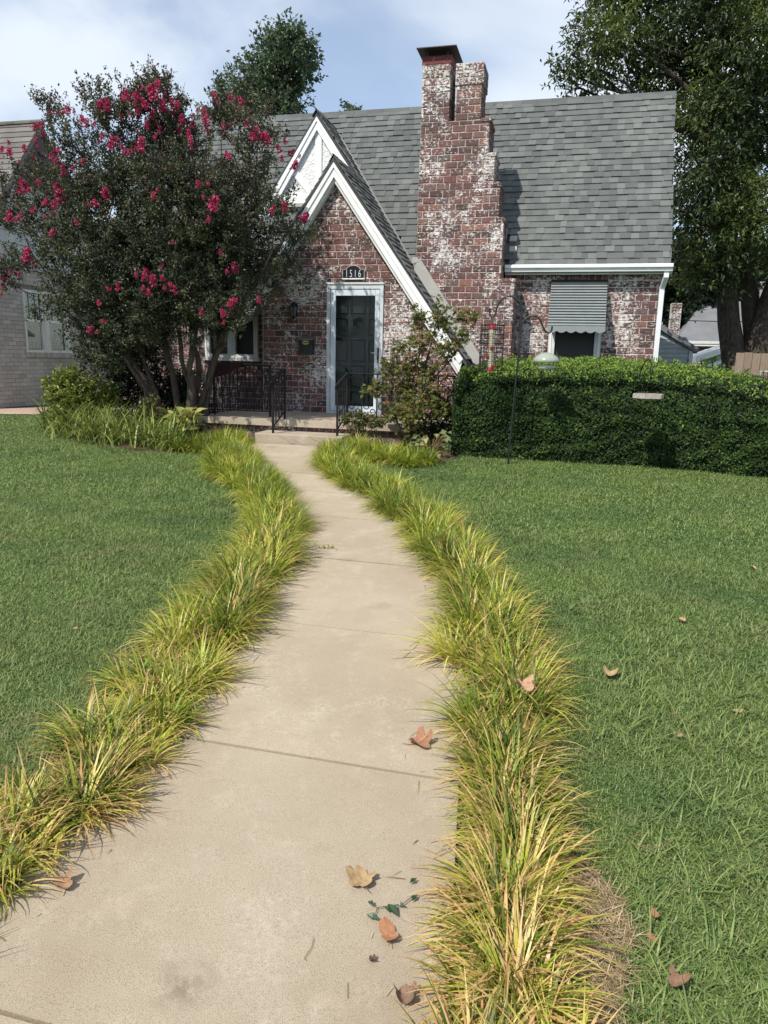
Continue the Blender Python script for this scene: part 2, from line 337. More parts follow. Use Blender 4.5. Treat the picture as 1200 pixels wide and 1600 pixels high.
class MB:
    def __init__(s): s.v = []; s.f = []; s.r = []
    def add(s, vs, fs, rnd=0.0):
        b = len(s.v); s.v += [tuple(p) for p in vs]; s.f += [tuple(i+b for i in f) for f in fs]; s.r += [rnd]*len(fs); return s
    def box(s, x0, x1, y0, y1, z0, z1, rnd=0.0):
        vs = [(x, y, z) for z in (z0, z1) for y in (y0, y1) for x in (x0, x1)]
        return s.add(vs, [(0, 2, 3, 1), (4, 5, 7, 6), (0, 1, 5, 4), (2, 6, 7, 3), (0, 4, 6, 2), (1, 3, 7, 5)], rnd)
    def bbox(s, x0, x1, y0, y1, z0, z1, b=0.006, rnd=0.0):
        """box with chamfered front and back rims (faces along Y)"""
        vs = []
        for y, q in ((y0, b), (y0+b, 0), (y1-b, 0), (y1, b)):
            vs += [(x0+q, y, z0+q), (x1-q, y, z0+q), (x1-q, y, z1-q), (x0+q, y, z1-q)]
        fs = [(0, 1, 2, 3), (15, 14, 13, 12)]
        for k in range(3):
            for i in range(4):
                j = (i+1) % 4; fs.append((k*4+i, (k+1)*4+i, (k+1)*4+j, k*4+j))
        return s.add(vs, [f[::-1] for f in fs][:0]+fs, rnd)
    def prism(s, poly, y0, y1, axis='y', rnd=0.0):
        """poly of 2D points extruded along an axis: y -> (x,z), x -> (y,z), z -> (x,y)"""
        n = len(poly)
        def P(p, t): return (p[0], t, p[1]) if axis == 'y' else ((t, p[0], p[1]) if axis == 'x' else (p[0], p[1], t))
        vs = [P(p, y0) for p in poly]+[P(p, y1) for p in poly]
        fs = [tuple(range(n)), tuple(range(2*n-1, n-1, -1))]+[(i, i+n, (i+1) % n+n, (i+1) % n) for i in range(n)]
        return s.add(vs, fs, rnd)
    def obox(s, o, a, b, c, rnd=0.0):
        """box from corner o with edge vectors a, b, c"""
        o, a, b, c = map(Vector, (o, a, b, c))
        vs = [o, o+a, o+b, o+a+b, o+c, o+a+c, o+b+c, o+a+b+c]
        return s.add(vs, [(0, 2, 3, 1), (4, 5, 7, 6), (0, 1, 5, 4), (2, 6, 7, 3), (0, 4, 6, 2), (1, 3, 7, 5)], rnd)
    def beam(s, p, q, w, h):
        p, q = Vector(p), Vector(q); d = (q-p).normalized(); a = Vector((0, 0, 1)) if abs(d.z) < 0.95 else Vector((0, 1, 0))
        x = d.cross(a).normalized(); z = x.cross(d).normalized()
        return s.obox(p-x*w/2-z*h/2, x*w, q-p, z*h)
    def tube(s, pts, r, n=6, rnd=0.0, cap=True):
        pts = [Vector(p) for p in pts]; m = len(pts); rr = r if isinstance(r, (list, tuple)) else [r]*m
        vs = []; prev = None
        for i, p in enumerate(pts):
            d = (pts[min(i+1, m-1)]-pts[max(i-1, 0)]).normalized()
            if prev is None:
                a = Vector((0, 0, 1)) if abs(d.z) < 0.9 else Vector((1, 0, 0)); x = d.cross(a).normalized()
            else:
                x = (prev-d*prev.dot(d)).normalized()
            prev = x; y = d.cross(x)
            vs += [p+(x*math.cos(2*math.pi*k/n)+y*math.sin(2*math.pi*k/n))*rr[i] for k in range(n)]
        fs = [(i*n+k, i*n+(k+1) % n, (i+1)*n+(k+1) % n, (i+1)*n+k) for i in range(m-1) for k in range(n)]
        if cap: fs += [tuple(range(n-1, -1, -1)), tuple((m-1)*n+k for k in range(n))]
        return s.add(vs, fs, rnd)
    def lathe(s, prof, c, n=20, rnd=0.0):
        vs = [(c[0]+r*math.cos(2*math.pi*k/n), c[1]+r*math.sin(2*math.pi*k/n), c[2]+z) for r, z in prof for k in range(n)]
        fs = [(i*n+k, i*n+(k+1) % n, (i+1)*n+(k+1) % n, (i+1)*n+k) for i in range(len(prof)-1) for k in range(n)]
        return s.add(vs, fs, rnd)
    def mesh(s, name, smooth=False):
        me = bpy.data.meshes.new(name); me.from_pydata(s.v, [], s.f); me.update()
        at = me.attributes.new('rnd', 'FLOAT', 'FACE'); at.data.foreach_set('value', np.array(s.r, np.float32))
        if smooth: me.polygons.foreach_set('use_smooth', np.ones(len(me.polygons), bool))
        return me
    def build(s, name, m, parent=None, smooth=False, kind=None):
        o = link(name, s.mesh(name, smooth), m, parent)
        if kind: o['kind'] = kind
        return o

def unit(a): return a/np.maximum(np.linalg.norm(a, axis=1, keepdims=True), 1e-9)
def leaves(name, P, D, Nn, L, Wd, rnd, m, parent=None, fold=0.12):
    n = len(P); D = unit(D); S = unit(np.cross(D, Nn)); U = np.cross(S, D)
    L = np.broadcast_to(np.asarray(L, float), (n,))[:, None]; Wd = np.broadcast_to(np.asarray(Wd, float), (n,))[:, None]
    V = np.empty((n, 4, 3))
    V[:, 0] = P; V[:, 1] = P+D*L*0.45+S*Wd*0.5+U*Wd*fold*2; V[:, 2] = P+D*L-U*L*0.12; V[:, 3] = P+D*L*0.45-S*Wd*0.5+U*Wd*fold*2
    b = np.arange(n)[:, None]*4; F = np.concatenate([b+np.array([[0, 1, 2]]), b+np.array([[0, 2, 3]])], 1).reshape(-1, 3)
    return link(name, np_mesh(name, V.reshape(-1, 3), F, {'rnd': np.repeat(np.clip(rnd, 0, 1), 2)}), m, parent)

def blades(name, P, az, th0, th1, L, Wd, rnd, m, segs=4, parent=None, dry=None, taper=1.6):
    n = len(P); t = np.linspace(0, 1, segs+1)
    h = np.stack([np.cos(az), np.sin(az), np.zeros(n)], 1); s = np.stack([-np.sin(az), np.cos(az), np.zeros(n)], 1)
    pts = np.empty((n, segs+1, 3)); pts[:, 0] = P; cur = P.copy()
    for i in range(segs):
        th = th0+(th1-th0)*((i+0.5)/segs); st = (L/segs)[:, None]
        cur = cur+st*(h*np.sin(th)[:, None]+np.array([0, 0, 1.0])*np.cos(th)[:, None]); pts[:, i+1] = cur
    w = np.maximum(1-t**taper, 0.04)*(0.75+0.25*np.minimum(t*6, 1))
    off = s[:, None, :]*(Wd[:, None, None]*0.5)*w[None, :, None]
    V = np.stack([pts-off, pts+off], 2).reshape(n, -1, 3)
    base = (np.arange(n)*(segs+1)*2)[:, None, None]; k = np.arange(segs)[None, :, None]*2
    F = (base+k+np.array([0, 1, 3, 2])[None, None, :]).reshape(-1, 4)
    at = {'rnd': np.repeat(np.clip(rnd, 0, 1), segs)}
    if dry is not None:
        at['dry'] = np.repeat(dry, segs); at['along'] = np.tile((np.arange(segs)+0.7)/segs, n)
    return link(name, np_mesh(name, V.reshape(-1, 3), F, at), m, parent)

def inpoly(x, y, poly):
    c = np.zeros(len(x), bool); n = len(poly)
    for i in range(n):
        x0, y0 = poly[i]; x1, y1 = poly[(i+1) % n]
        if y0 == y1: continue
        k = ((y0 > y) != (y1 > y)) & (x < (x1-x0)*(y-y0)/(y1-y0)+x0); c ^= k
    return c
def distline(x, y, pts):
    d = np.full(len(x), 1e9)
    for (ax, ay), (bx, by) in zip(pts[:-1], pts[1:]):
        vx, vy = bx-ax, by-ay; t = np.clip(((x-ax)*vx+(y-ay)*vy)/(vx*vx+vy*vy), 0, 1)
        d = np.minimum(d, np.hypot(x-ax-t*vx, y-ay-t*vy))
    return d
def resample(pts, n):
    """Catmull-Rom through pts, n points evenly spread by length"""
    P = np.array(pts, float); Q = np.vstack([2*P[0]-P[1], P, 2*P[-1]-P[-2]]); out = []
    for i in range(1, len(Q)-2):
        t = np.linspace(0, 1, 24, endpoint=False)[:, None]
        a, b, c, d = Q[i-1], Q[i], Q[i+1], Q[i+2]
        out.append(0.5*((2*b)+(-a+c)*t+(2*a-5*b+4*c-d)*t**2+(-a+3*b-3*c+d)*t**3))
    C = np.vstack(out+[P[-1:]]); s = np.concatenate([[0], np.cumsum(np.linalg.norm(np.diff(C, axis=0), axis=1))])
    u = np.linspace(0, s[-1], n); return np.stack([np.interp(u, s, C[:, k]) for k in range(C.shape[1])], 1)
def gz(y): return 0.027*np.clip(y, -6, 11.1)

# ------------------------------------------------------------------ setting: ground, path, beds
ys = [-60, -6, 0, 4, 8, 11.1, 14, 30, 600]; xs = [-600, -40, -12, -6, 0, 6, 12, 40, 600]
V = [(x, y, float(gz(y))) for y in ys for x in xs]; nx = len(xs)
F = [(j*nx+i, j*nx+i+1, (j+1)*nx+i+1, (j+1)*nx+i) for j in range(len(ys)-1) for i in range(nx-1)]
tag(link('ground', np_mesh('ground', V, F), M_TURF), 'green lawn ground sloping gently up to the brick house', kind='structure')

EDGE_L = [(-1.40, -0.3), (-1.43, 0.7), (-1.43, 1.6), (-1.43, 2.3), (-1.58, 3.4), (-1.86, 4.8), (-2.22, 5.9), (-2.95, 7.1), (-3.62, 8.1), (-4.22, 9.0), (-4.42, 9.86)]
EDGE_R = [(-0.10, -0.3), (-0.13, 0.7), (-0.20, 1.6), (-0.28, 2.3), (-0.42, 3.5), (-0.74, 4.7), (-1.24, 5.9), (-1.9, 7.0), (-2.62, 8.0), (-3.12, 8.9), (-3.32, 9.86)]
NE = 241
eL = resample(EDGE_L, NE); eR = resample(EDGE_R, NE)
def strip_mesh(name, i0, i1, z_off, gap0=0.0, gap1=0.0, thick=None, step=6, skew=0):
    idx = sorted(set(list(range(i0, i1, step))+[i1]))
    top = []
    for i in idx:
        g = gap0 if i == i0 else (-gap1 if i == i1 else 0)
        j = min(max(i+skew, 0), NE-1)
        a = eL[i]+np.array([0, g]); b = eR[j]+np.array([0, g])
        for t in (0, 0.33, 0.67, 1): top.append((*(a*(1-t)+b*t), 0))
    V = [(x, y, gz(y)+z_off) for x, y, _ in top]; n = len(V)
    F = [(r*4+c, r*4+c+1, r*4+c+5, r*4+c+4) for r in range(len(idx)-1) for c in range(3)]
    if thick:
        V += [(x, y, z-thick) for x, y, z in V[:n]]
        rim = [c for c in range(4)]+[r*4+3 for r in range(1, len(idx))]+[(len(idx)-1)*4+c for c in (2, 1, 0)]+[r*4 for r in range(len(idx)-2, 0, -1)]
        F += [(rim[k], rim[k]+n, rim[(k+1) % len(rim)]+n, rim[(k+1) % len(rim)]) for k in range(len(rim))]
    return np_mesh(name, V, F)
path = tag(link('path', strip_mesh('path', 0, NE-1, 0.006), M_SOIL), 'curving tan concrete front path between two grass borders', kind='structure')
jy = [-0.3, 1.16, 2.335, 3.53, 4.73, 5.92, 6.90, 7.83, 8.75, 9.86]
mid = (eL+eR)/2
ji = [int(np.argmin(abs(mid[:, 1]-y))) for y in jy]
JG = [0.004, 0.006, 0.006, 0.0055, 0.009, 0.007, 0.013, 0.011, 0.008, 0.004]
for k in range(len(ji)-1):
    o = link('slab', strip_mesh('slab', ji[k], ji[k+1], 0.022+random.uniform(-0.002, 0.002), JG[k], JG[k+1], 0.05, skew=0), M_PATH, path)
PATHPOLY = [tuple(p) for p in eL]+[tuple(p) for p in eR[::-1]]

def patch(name, poly, z_off, m, label, kind='structure', seg=1):
    me = bpy.data.meshes.new(name); me.from_pydata([(x, y, float(gz(y))+z_off) for x, y in poly], [], [tuple(range(len(poly)))]); me.update()
    return tag(link(name, me, m), label, kind=kind)
BED = [(-8.7, 11.2), (-8.0, 10.1), (-7.0, 9.25), (-6.0, 8.85), (-5.2, 8.75), (-4.75, 8.9), (-4.3, 9.3), (-4.45, 9.9), (-4.7, 10.3), (-5.6, 10.4), (-5.6, 13.05), (-8.7, 13.05)]
patch('flower_bed', BED, 0.010, M_SOIL, 'mulched flower bed under the flowering tree')
BED2 = [(-3.3, 9.8), (-3.1, 9.2), (-2.5, 8.95), (-1.55, 9.15), (-1.35, 9.75), (-1.4, 10.34), (-3.3, 10.34)]
patch('shrub_bed', BED2, 0.010, M_SOIL, 'mulched bed beside the porch under the maple shrub')
WALK = [(-11.75, 11.6), (-10.2, 12.3), (-9.6, 13.3), (-9.6, 14.6), (-11.3, 14.2), (-11.75, 13.2)]
patch('side_walk', WALK, 0.014, M_PINKWALK, 'short pinkish concrete walk beside the grey brick house')

BL = [(-1.60, 0.75), (-1.60, 1.6), (-1.60, 2.3), (-1.76, 3.3), (-2.03, 4.6), (-2.42, 5.8), (-3.13, 6.95), (-3.85, 7.95), (-4.5, 8.95)]
BR = [(0.03, 0.8), (-0.01, 1.5), (-0.10, 2.3), (-0.25, 3.3), (-0.53, 4.5), (-1.0, 5.6), (-1.62, 6.75), (-2.35, 7.75), (-2.85, 8.7), (-3.05, 9.6)]
# worn bare strip at the near right
BARE = [(0.08, 1.2), (0.36, 1.28), (0.33, 1.42), (0.20, 1.50), (0.24, 1.62), (0.27, 1.80), (0.20, 1.98), (0.08, 2.08)]
patch('bare_patch', BARE, 0.008, M_DRYSOIL, 'bare brown patch of ground beside the near end of the right border')
xx = RNG.uniform(0.06, 0.40, 4200); yy = RNG.uniform(1.2, 2.15, 4200); k = inpoly(xx, yy, BARE); xx, yy = xx[k], yy[k]; n = len(xx)
tag(blades('straw', np.stack([xx, yy, gz(yy)+0.012], 1), RNG.uniform(0, 6.28, n), RNG.uniform(1.0, 1.5, n), RNG.uniform(1.4, 1.7, n), RNG.uniform(0.03, 0.10, n), RNG.uniform(0.0015, 0.003, n), RNG.random(n), M_STRAW, 3),
    'dry straw lying on the bare patch', 'straw', kind='stuff')

# ------------------------------------------------------------------ lawn blades
def lawn(y0, y1, dens, L, Wd):
    xm0, xm1 = -0.86*y1-0.9, 0.36*y1+0.9
    n = int((xm1-xm0)*(y1-y0)*dens); x = RNG.uniform(xm0, xm1, n); y = RNG.uniform(y0, y1, n)
    k = (x > -0.86*y-0.9) & (x < 0.36*y+0.9) & ~inpoly(x, y, PATHPOLY) & ~inpoly(x, y, BED) & ~inpoly(x, y, BED2) & ~inpoly(x, y, WALK) & (~inpoly(x, y, BARE) | (RNG.random(n) < 0.30))
    k &= ~((x > -1.45) & (y > 9.8) & (x < 4)) & ~((x > -5.6) & (x < -1.4) & (y > 9.85)) & (x > -11.6)
    k &= (distline(x, y, BL) > 0.13+0.07*RNG.random(n)) & (distline(x, y, BR) > 0.13+0.07*RNG.random(n))
    x, y = x[k], y[k]; n = len(x)
    cl = np.sin(x*5.1+1.3*np.sin(y*3.7))*np.sin(y*4.3+1.7*np.sin(x*2.9))
    return np.stack([x, y, gz(y)], 1), L*RNG.uniform(0.45, 1.45, n)*(1+0.38*cl), Wd*RNG.uniform(0.7, 1.3, n)
parts = [lawn(1.0, 2.2, 26000, 0.030, 0.0038), lawn(2.2, 3.6, 21000, 0.030, 0.0040), lawn(3.6, 6.0, 11000, 0.032, 0.0050), lawn(6.0, 10.0, 4600, 0.034, 0.0072), lawn(10.0, 14.5, 1900, 0.038, 0.010)]
P = np.concatenate([p[0] for p in parts]); L = np.concatenate([p[1] for p in parts]); Wd = np.concatenate([p[2] for p in parts]); n = len(P)
tag(blades('grass', P, RNG.uniform(0, 6.28, n), RNG.uniform(0.3, 1.45, n), RNG.uniform(0.8, 2.0, n), L, Wd, RNG.random(n)**1.1, M_GRASS, 2, taper=2.2),
    'short mown green lawn grass on both sides of the path', 'grass', kind='stuff')
# coarser grass tufts and long blades in the lawn
cx = np.concatenate([RNG.uniform(-9, 3.6, 900), RNG.uniform(0.3, 1.6, 260)]); cy = np.concatenate([RNG.uniform(1.3, 11, 900), RNG.uniform(1.2, 3.6, 260)])
k = (cx > -0.86*cy-0.5) & (cx < 0.36*cy+0.6) & ~inpoly(cx, cy, PATHPOLY) & ~inpoly(cx, cy, BED) & ~inpoly(cx, cy, BED2) & (distline(cx, cy, BL) > 0.3) & (distline(cx, cy, BR) > 0.3) & ~((cx > -1.45) & (cy > 9.3)) & ~inpoly(cx, cy, BARE) & ~((cx > -5.6) & (cy > 9))
cx, cy = cx[k], cy[k]; q = RNG.integers(3, 9, len(cx)); n = int(q.sum())
X = np.repeat(cx, q)+RNG.normal(0, 0.025, n); Y = np.repeat(cy, q)+RNG.normal(0, 0.025, n)
tag(blades('coarse_grass', np.stack([X, Y, gz(Y)], 1), RNG.uniform(0, 6.28, n), RNG.uniform(0.3, 1.0, n), RNG.uniform(1.2, 1.9, n), RNG.uniform(0.06, 0.15, n), RNG.uniform(0.004, 0.0075, n), 0.35+0.6*RNG.random(n), M_GRASS, 3),
    'longer coarse grass blades sticking out of the mown lawn', 'grass', kind='stuff')

# ------------------------------------------------------------------ border grass (liriope)
def border(name, line, label, half, zones, seed, dryness=0.35):
    g = np.random.default_rng(seed); tot = np.sum(np.hypot(*np.diff(np.array(line), axis=0).T))
    c = resample(line, int(tot/0.115)); nrm = np.gradient(c, axis=0); nrm = np.stack([-nrm[:, 1], nrm[:, 0]], 1); nrm /= np.linalg.norm(nrm, axis=1, keepdims=True)
    Ps, AZ_, T0, T1, LL, WW, RR, DD = [], [], [], [], [], [], [], []
    for i, (p, nn) in enumerate(zip(c, nrm)):
        for _ in range(zones(p)):
            o = g.uniform(-1, 1)*half(p); x, y = p+nn*o+g.normal(0, 0.035, 2)
            m = int(g.integers(80, 160)); big = g.random() < 0.75
            size = (g.uniform(0.82, 1.12) if big else g.uniform(0.55, 0.8))*(1.0 if p[1] > 2.6 else 0.9); dryc = (0.15+0.85*g.random()**1.3)*np.clip(1.75-0.24*p[1], 0.10, 1.3)
            az = g.uniform(0, 6.28, m); lean = g.beta(1.7, 1.3, m); tilt = g.uniform(0, 6.28); ta = 0.22*g.random()
            Ps.append(np.stack([x+0.065*np.cos(az)*g.random(m), y+0.065*np.sin(az)*g.random(m), np.full(m, gz(y))], 1))
            AZ_.append(az+g.normal(0, 0.25, m)); T0.append(np.clip(0.06+0.72*lean+ta*np.cos(az-tilt), 0, 1.2)); T1.append(0.75+1.75*lean+g.normal(0, 0.25, m))
            LL.append(size*g.uniform(0.17, 0.33, m)*np.clip(0.66+0.12*p[1], 0.76, 1.08)); WW.append(np.where(g.random(m) < 0.12, g.uniform(0.011, 0.016, m), g.uniform(0.006, 0.0115, m))*(1 if p[1] < 3 else 1.2))
            base = np.clip(0.02+0.34*g.random(m)+0.55*lean*g.random(m)+0.16*g.normal(), 0, 0.82)  # inner upright blades darker, leaning ones yellower: clump shade and highlights in tone
            dead = g.random(m) < 0.03+0.52*dryc*np.clip(lean, 0.25, 1); dead |= g.random(m) < 0.34*np.clip((2.5-p[1])/1.0, 0, 1)*dryness; base[dead] = g.uniform(0.84, 1.0, dead.sum())
            RR.append(base); DD.append(np.clip(g.random(m)*1.1-0.6+0.8*dryc, 0, 1))
    f = np.concatenate
    P = f(Ps)
    return tag(blades(name, P, f(AZ_), f(T0), f(T1), f(LL), f(WW), f(RR), M_LIR, 6, dry=f(DD)), label, 'border grass', kind='stuff')
border('border_grass', BL, 'yellow green arching border grass with tan tips along the left edge of the path', lambda p: 0.13 if p[1] < 7 else 0.22, lambda p: 3 if p[1] < 7 else 5, 3)
border('border_grass', BR, 'yellow green arching border grass with browned tips along the right edge of the path', lambda p: 0.075 if p[1] < 2.6 else (0.11 if p[1] < 5 else 0.17), lambda p: 3, 5, 1.0)
border('border_grass', [(-4.95, 8.95), (-4.85, 9.45), (-4.75, 9.95)], 'green mound of arching grass at the left foot of the porch steps', lambda p: 0.25, lambda p: 5, 9)
border('border_grass', [(-2.9, 9.5), (-2.4, 9.2), (-1.95, 9.0), (-1.75, 8.85)], 'green grassy mound in front of the maple shrub', lambda p: 0.24, lambda p: 5, 10)

# dead blades and crumbs dropped along the path edges
g_ = np.random.default_rng(15); n = 420; k_ = g_.integers(0, NE-1, n); sd_ = g_.random(n) < 0.5
ed = np.where(sd_[:, None], eL[k_], eR[k_]); off = np.abs(g_.normal(0, 0.09, n))+0.04; X = ed[:, 0]+np.where(sd_, off, -off); Y = ed[:, 1]+g_.normal(0, 0.03, n); k = (Y > 0.9) & (Y < 9.7); X, Y = X[k], Y[k]; n = len(X)
tag(blades('dropped_blades', np.stack([X, Y, gz(Y)+0.0245], 1), g_.uniform(0, 6.28, n), np.full(n, 1.52), g_.uniform(1.5, 1.6, n), g_.uniform(0.02, 0.10, n), g_.uniform(0.0018, 0.005, n), g_.random(n), M_STRAW, 3),
    'dead grass blades and crumbs dropped along both edges of the path', 'litter', kind='stuff')

# ------------------------------------------------------------------ brick house
house = thing('brick_house', 'steep roofed red brick cottage with flaking whitewash, two nested front gables and a stepped chimney', 'house')
house.location = (0, 0, 0)
YF, YW, YC = 12.02, 12.93, 12.40          # gable front, main wall, chimney front
CO, BLN, JT = 0.106, 0.217, 0.0145
def depth(x, y): return 0.97*y-0.24*x
def rows(z0, z1, ivals, off=0.0, length=BLN, course=CO, rng=random):
    out = []; k = 0; z = z0
    while z < z1-0.03:
        for a, b in ivals(z+course/2):
            x = a-((k % 2)*length/2+off) % length
            x0 = a
            xs_ = []
            while x < b:
                lo, hi = max(x, a), min(x+length, b)
                if hi-lo > 0.045: xs_.append((lo+JT/2, hi-JT/2))
                x += length
            for lo, hi in xs_: out.append((lo, hi, z+JT/2, min(z+course, z1)-JT/2))
        z += course; k += 1
    return out
# candidate bricks: (score, wall key, rect, front y)
cand = []
gl_top = lambda x: 4.36-1.40*abs(x+3.9)
def gab(z):
    a = max(-5.215, -3.9-(4.40-z)/1.40); b = min(-1.80, -3.9+(4.40-z)/1.38)
    if b-a < 0.05: return []
    if z < 2.755:
        return [(a, -4.052), (-3.072, b)] if b > -3.0 else [(a, -4.052)]
    return [(a, b)]
for r in rows(0.60, 4.36, gab): cand.append(('gable', r, YF, not (r[3] < 1.5 and r[0] > -2.9)))
def rwall(z):
    a = -0.985 if z < 2.83 else -1.2
    return [(a, -0.415), (0.44, 1.345)] if z < 2.86 else [(a, 1.345)]
for r in rows(0.32, 2.872, rwall, 0.06): cand.append(('right', r, YW, r[2] > 1.55))
x = -1.19
while x < 1.33:
    cand.append(('right', (x+0.006, min(x+0.1045, 1.345)-0.006, 2.882, 3.06), YW, True)); x += 0.1045
CH = [(0.30, 2.83, -2.63, -0.985), (2.83, 3.76, -2.63, -1.215), (3.76, 4.28, -2.63, -1.30), (4.28, 4.73, -2.625, -1.405), (4.73, 5.24, -2.62, -1.51)]
def chim(z):
    for z0, z1, a, b in CH:
        if z0 <= z < z1: return [(a, b)]
    return []
for r in rows(0.30, 5.24, chim, 0.03): cand.append(('chimney', r, YC, r[2] > 1.75 and (r[2] > 3.0-1.40*(r[0]+2.6))))
for r in rows(5.24, 6.075, lambda z: [(-2.62, -2.16)], 0.08): cand.append(('chimney', r, YC, True))
for r in rows(5.24, 5.74, lambda z: [(-2.065, -1.66)], 0.02): cand.append(('chimney', r, YC, True))
for r in rows(5.74, 6.05, lambda z: [(-2.085, -1.635)], 0.1): cand.append(('chimney', r, YC-0.02, True))
score = [((c[1][1]-c[1][0])*(c[1][3]-c[1][2])/depth((c[1][0]+c[1][1])/2, c[2])**2 if c[3] and (c[1][1]-c[1][0]) > 0.15 or (c[0] == 'right' and c[1][2] > 2.88) else 0) for c in cand]
order = sorted(range(len(cand)), key=lambda i: -score[i]); single = set(order[:300])
walls = {}
# mortar bodies
g = MB()
g.prism([(-5.225, 0.30), (-4.055, 0.30), (-4.055, gl_top(-4.055)-0.0), (-5.225, gl_top(-5.225))], YF+0.0015, YW)
g.prism([(-3.07, 0.30), (-1.79, 0.30), (-1.79, 1.42), (-3.07, 3.20)], YF+0.0015, YW)
g.prism([(-4.055, 2.755), (-3.07, 2.755), (-3.07, 3.20), (-3.9, 4.36), (-4.055, gl_top(-4.055))], YF+0.0015, YW)
walls['gable'] = g.build('front_gable_wall', M_MORTAR, house)
g = MB()
g.box(-1.2, -0.41, YW+0.0015, YW+0.3, 0.2, 3.08).box(0.435, 1.35, YW+0.0015, YW+0.3, 0.2, 3.08).box(-0.41, 0.435, YW+0.0015, YW+0.3, 2.86, 3.08).box(-0.41, 0.435, YW+0.0015, YW+0.3, 0.2, 0.95)
g.prism([(13.4, 0.2), (17.0, 0.2), (17.0, 3.05), (14.65, 5.95), (13.4, 4.0)], 1.05, 1.35, 'x').box(1.05, 1.35, 17.0, 17.1, 0.2, 3.0)
walls['right'] = g.build('right_wall', M_MORTAR, house)
chw = MB()
for z0, z1, a, b in CH:
    chw.box(a+0.004, b-0.008, YC+0.0015, 13.15 if z0 < 3 else YC+0.62, z0, z1)
chw.box(-2.616, -2.168, YC+0.0015, YC+0.5, 5.24, 6.08).box(-2.062, -1.668, YC+0.0015, YC+0.5, 5.24, 5.745).box(-2.08, -1.643, YC-0.0185, YC+0.515, 5.745, 6.055)
walls['chimney'] = chw.build('chimney', M_MORTAR, house)
# shared brick meshes
bmesh_ = []
for q in range(7):
    m_ = MB(); m_.bbox(0, 1, -0.009, 0.03, 0, 1, 0.0)
    vs_ = []
    for (a, b, c) in m_.v:
        vs_.append((a, b, c))
    m_.v = []
    e = 0.02; ez = 0.045
    j = lambda s: random.uniform(-s, s)
    fr = [(e+j(.02), -0.0065+j(.0015), ez+j(.05)), (1-e+j(.02), -0.0065+j(.0015), ez+j(.05)), (1-e+j(.02), -0.0065+j(.0015), 1-ez+j(.05)), (e+j(.02), -0.0065+j(.0015), 1-ez+j(.05))]
    md = [(0, 0.0, 0), (1, 0.0, 0), (1, 0.0, 1), (0, 0.0, 1)]; bk = [(0, 0.03, 0), (1, 0.03, 0), (1, 0.03, 1), (0, 0.03, 1)]
    mm = MB(); mm.add(fr+md+bk, [(0, 1, 2, 3)]+[(a+i, a+4+i, a+4+(i+1) % 4, a+(i+1) % 4) for a in (0, 4) for i in range(4)])
    me = mm.mesh('brick'); me.materials.append(M_BRICK); bmesh_.append((me, mm))
rest = {k: MB() for k in walls}
for i, (w, (x0, x1, z0, z1), y, vis) in enumerate(cand):
    me, mm = bmesh_[i % 7]; dy = random.uniform(-0.0025, 0.0015)
    if i in single:
        o = bpy.data.objects.new('brick', me); COL.objects.link(o); o.parent = walls[w]
        o.location = (x0, y+dy, z0); o.scale = (x1-x0, 1, z1-z0)
    else:
        rest[w].add([(x0+p[0]*(x1-x0), y+dy+p[1], z0+p[2]*(z1-z0)) for p in mm.v], mm.f, random.random())
# returns: the sides of the chimney that face right, and of its stacks
for z0, z1, b, y1 in [(0.30, 2.83, -0.985, YW), (2.83, 3.76, -1.215, YW), (3.76, 4.28, -1.30, YC+0.62), (4.28, 4.73, -1.405, YC+0.62), (4.73, 5.24, -1.51, YC+0.62), (5.24, 6.07, -2.16, YC+0.5), (5.24, 5.74, -1.66, YC+0.5), (5.74, 6.05, -1.635, YC+0.51)]:
    for (a0, a1, c0, c1) in rows(z0, z1, lambda z: [(YC+0.01, y1)], 0.11):
        rest['chimney'].box(b-0.02, b+random.uniform(-0.003, 0.003), a0, a1, c0, c1, random.random())
# left side of the front gable wall
for (a0, a1, c0, c1) in rows(0.6, 2.55, lambda z: [(YF+0.02, YW-0.02)], 0.1):
    rest['gable'].box(-5.236, -5.22, a0, a1, c0, c1, random.random())
for k in rest: rest[k].build('bricks', M_BRICK, walls[k], kind='stuff')
# shoulder ledges of whitewashed cap bricks, painted band, metal cap
for z, a, b in ((2.83, -1.225, -0.965), (3.76, -1.31, -1.20), (4.28, -1.415, -1.285), (4.73, -1.52, -1.39), (5.24, -1.655, -1.495)):
    MB().bbox(a, b, YC-0.015, YC+0.6, z-0.035, z+0.02, 0.006, random.random()).build('ledge', M_BRICK, walls['chimney'])
MB().bbox(-2.625, -2.155, YC-0.006, YC+0.51, 6.07, 6.195, 0.006).build('painted_band', M_REDBAND, walls['chimney'])
cp = MB(); cx0, cx1, cy0, cy1, cz = -2.70, -2.07, YC-0.12, YC+0.63, 6.285
ax_, ay_ = (cx0+cx1)/2, (cy0+cy1)/2
cp.add([(cx0, cy0, cz), (cx1, cy0, cz), (cx1, cy1, cz), (cx0, cy1, cz), (ax_, ay_, cz+0.10), (cx0, cy0, cz-0.012), (cx1, cy0, cz-0.012), (cx1, cy1, cz-0.012), (cx0, cy1, cz-0.012)],
       [(0, 1, 4), (1, 2, 4), (2, 3, 4), (3, 0, 4), (0, 5, 6, 1), (1, 6, 7, 2), (2, 7, 8, 3), (3, 8, 5, 0), (5, 8, 7, 6)])
for px in (-2.55, -2.23):
    for py in (YC+0.06, YC+0.44): cp.box(px-0.012, px+0.012, py-0.012, py+0.012, 6.19, 6.29)
cp.build('chimney_cap', M_CHIMCAP, walls['chimney'])

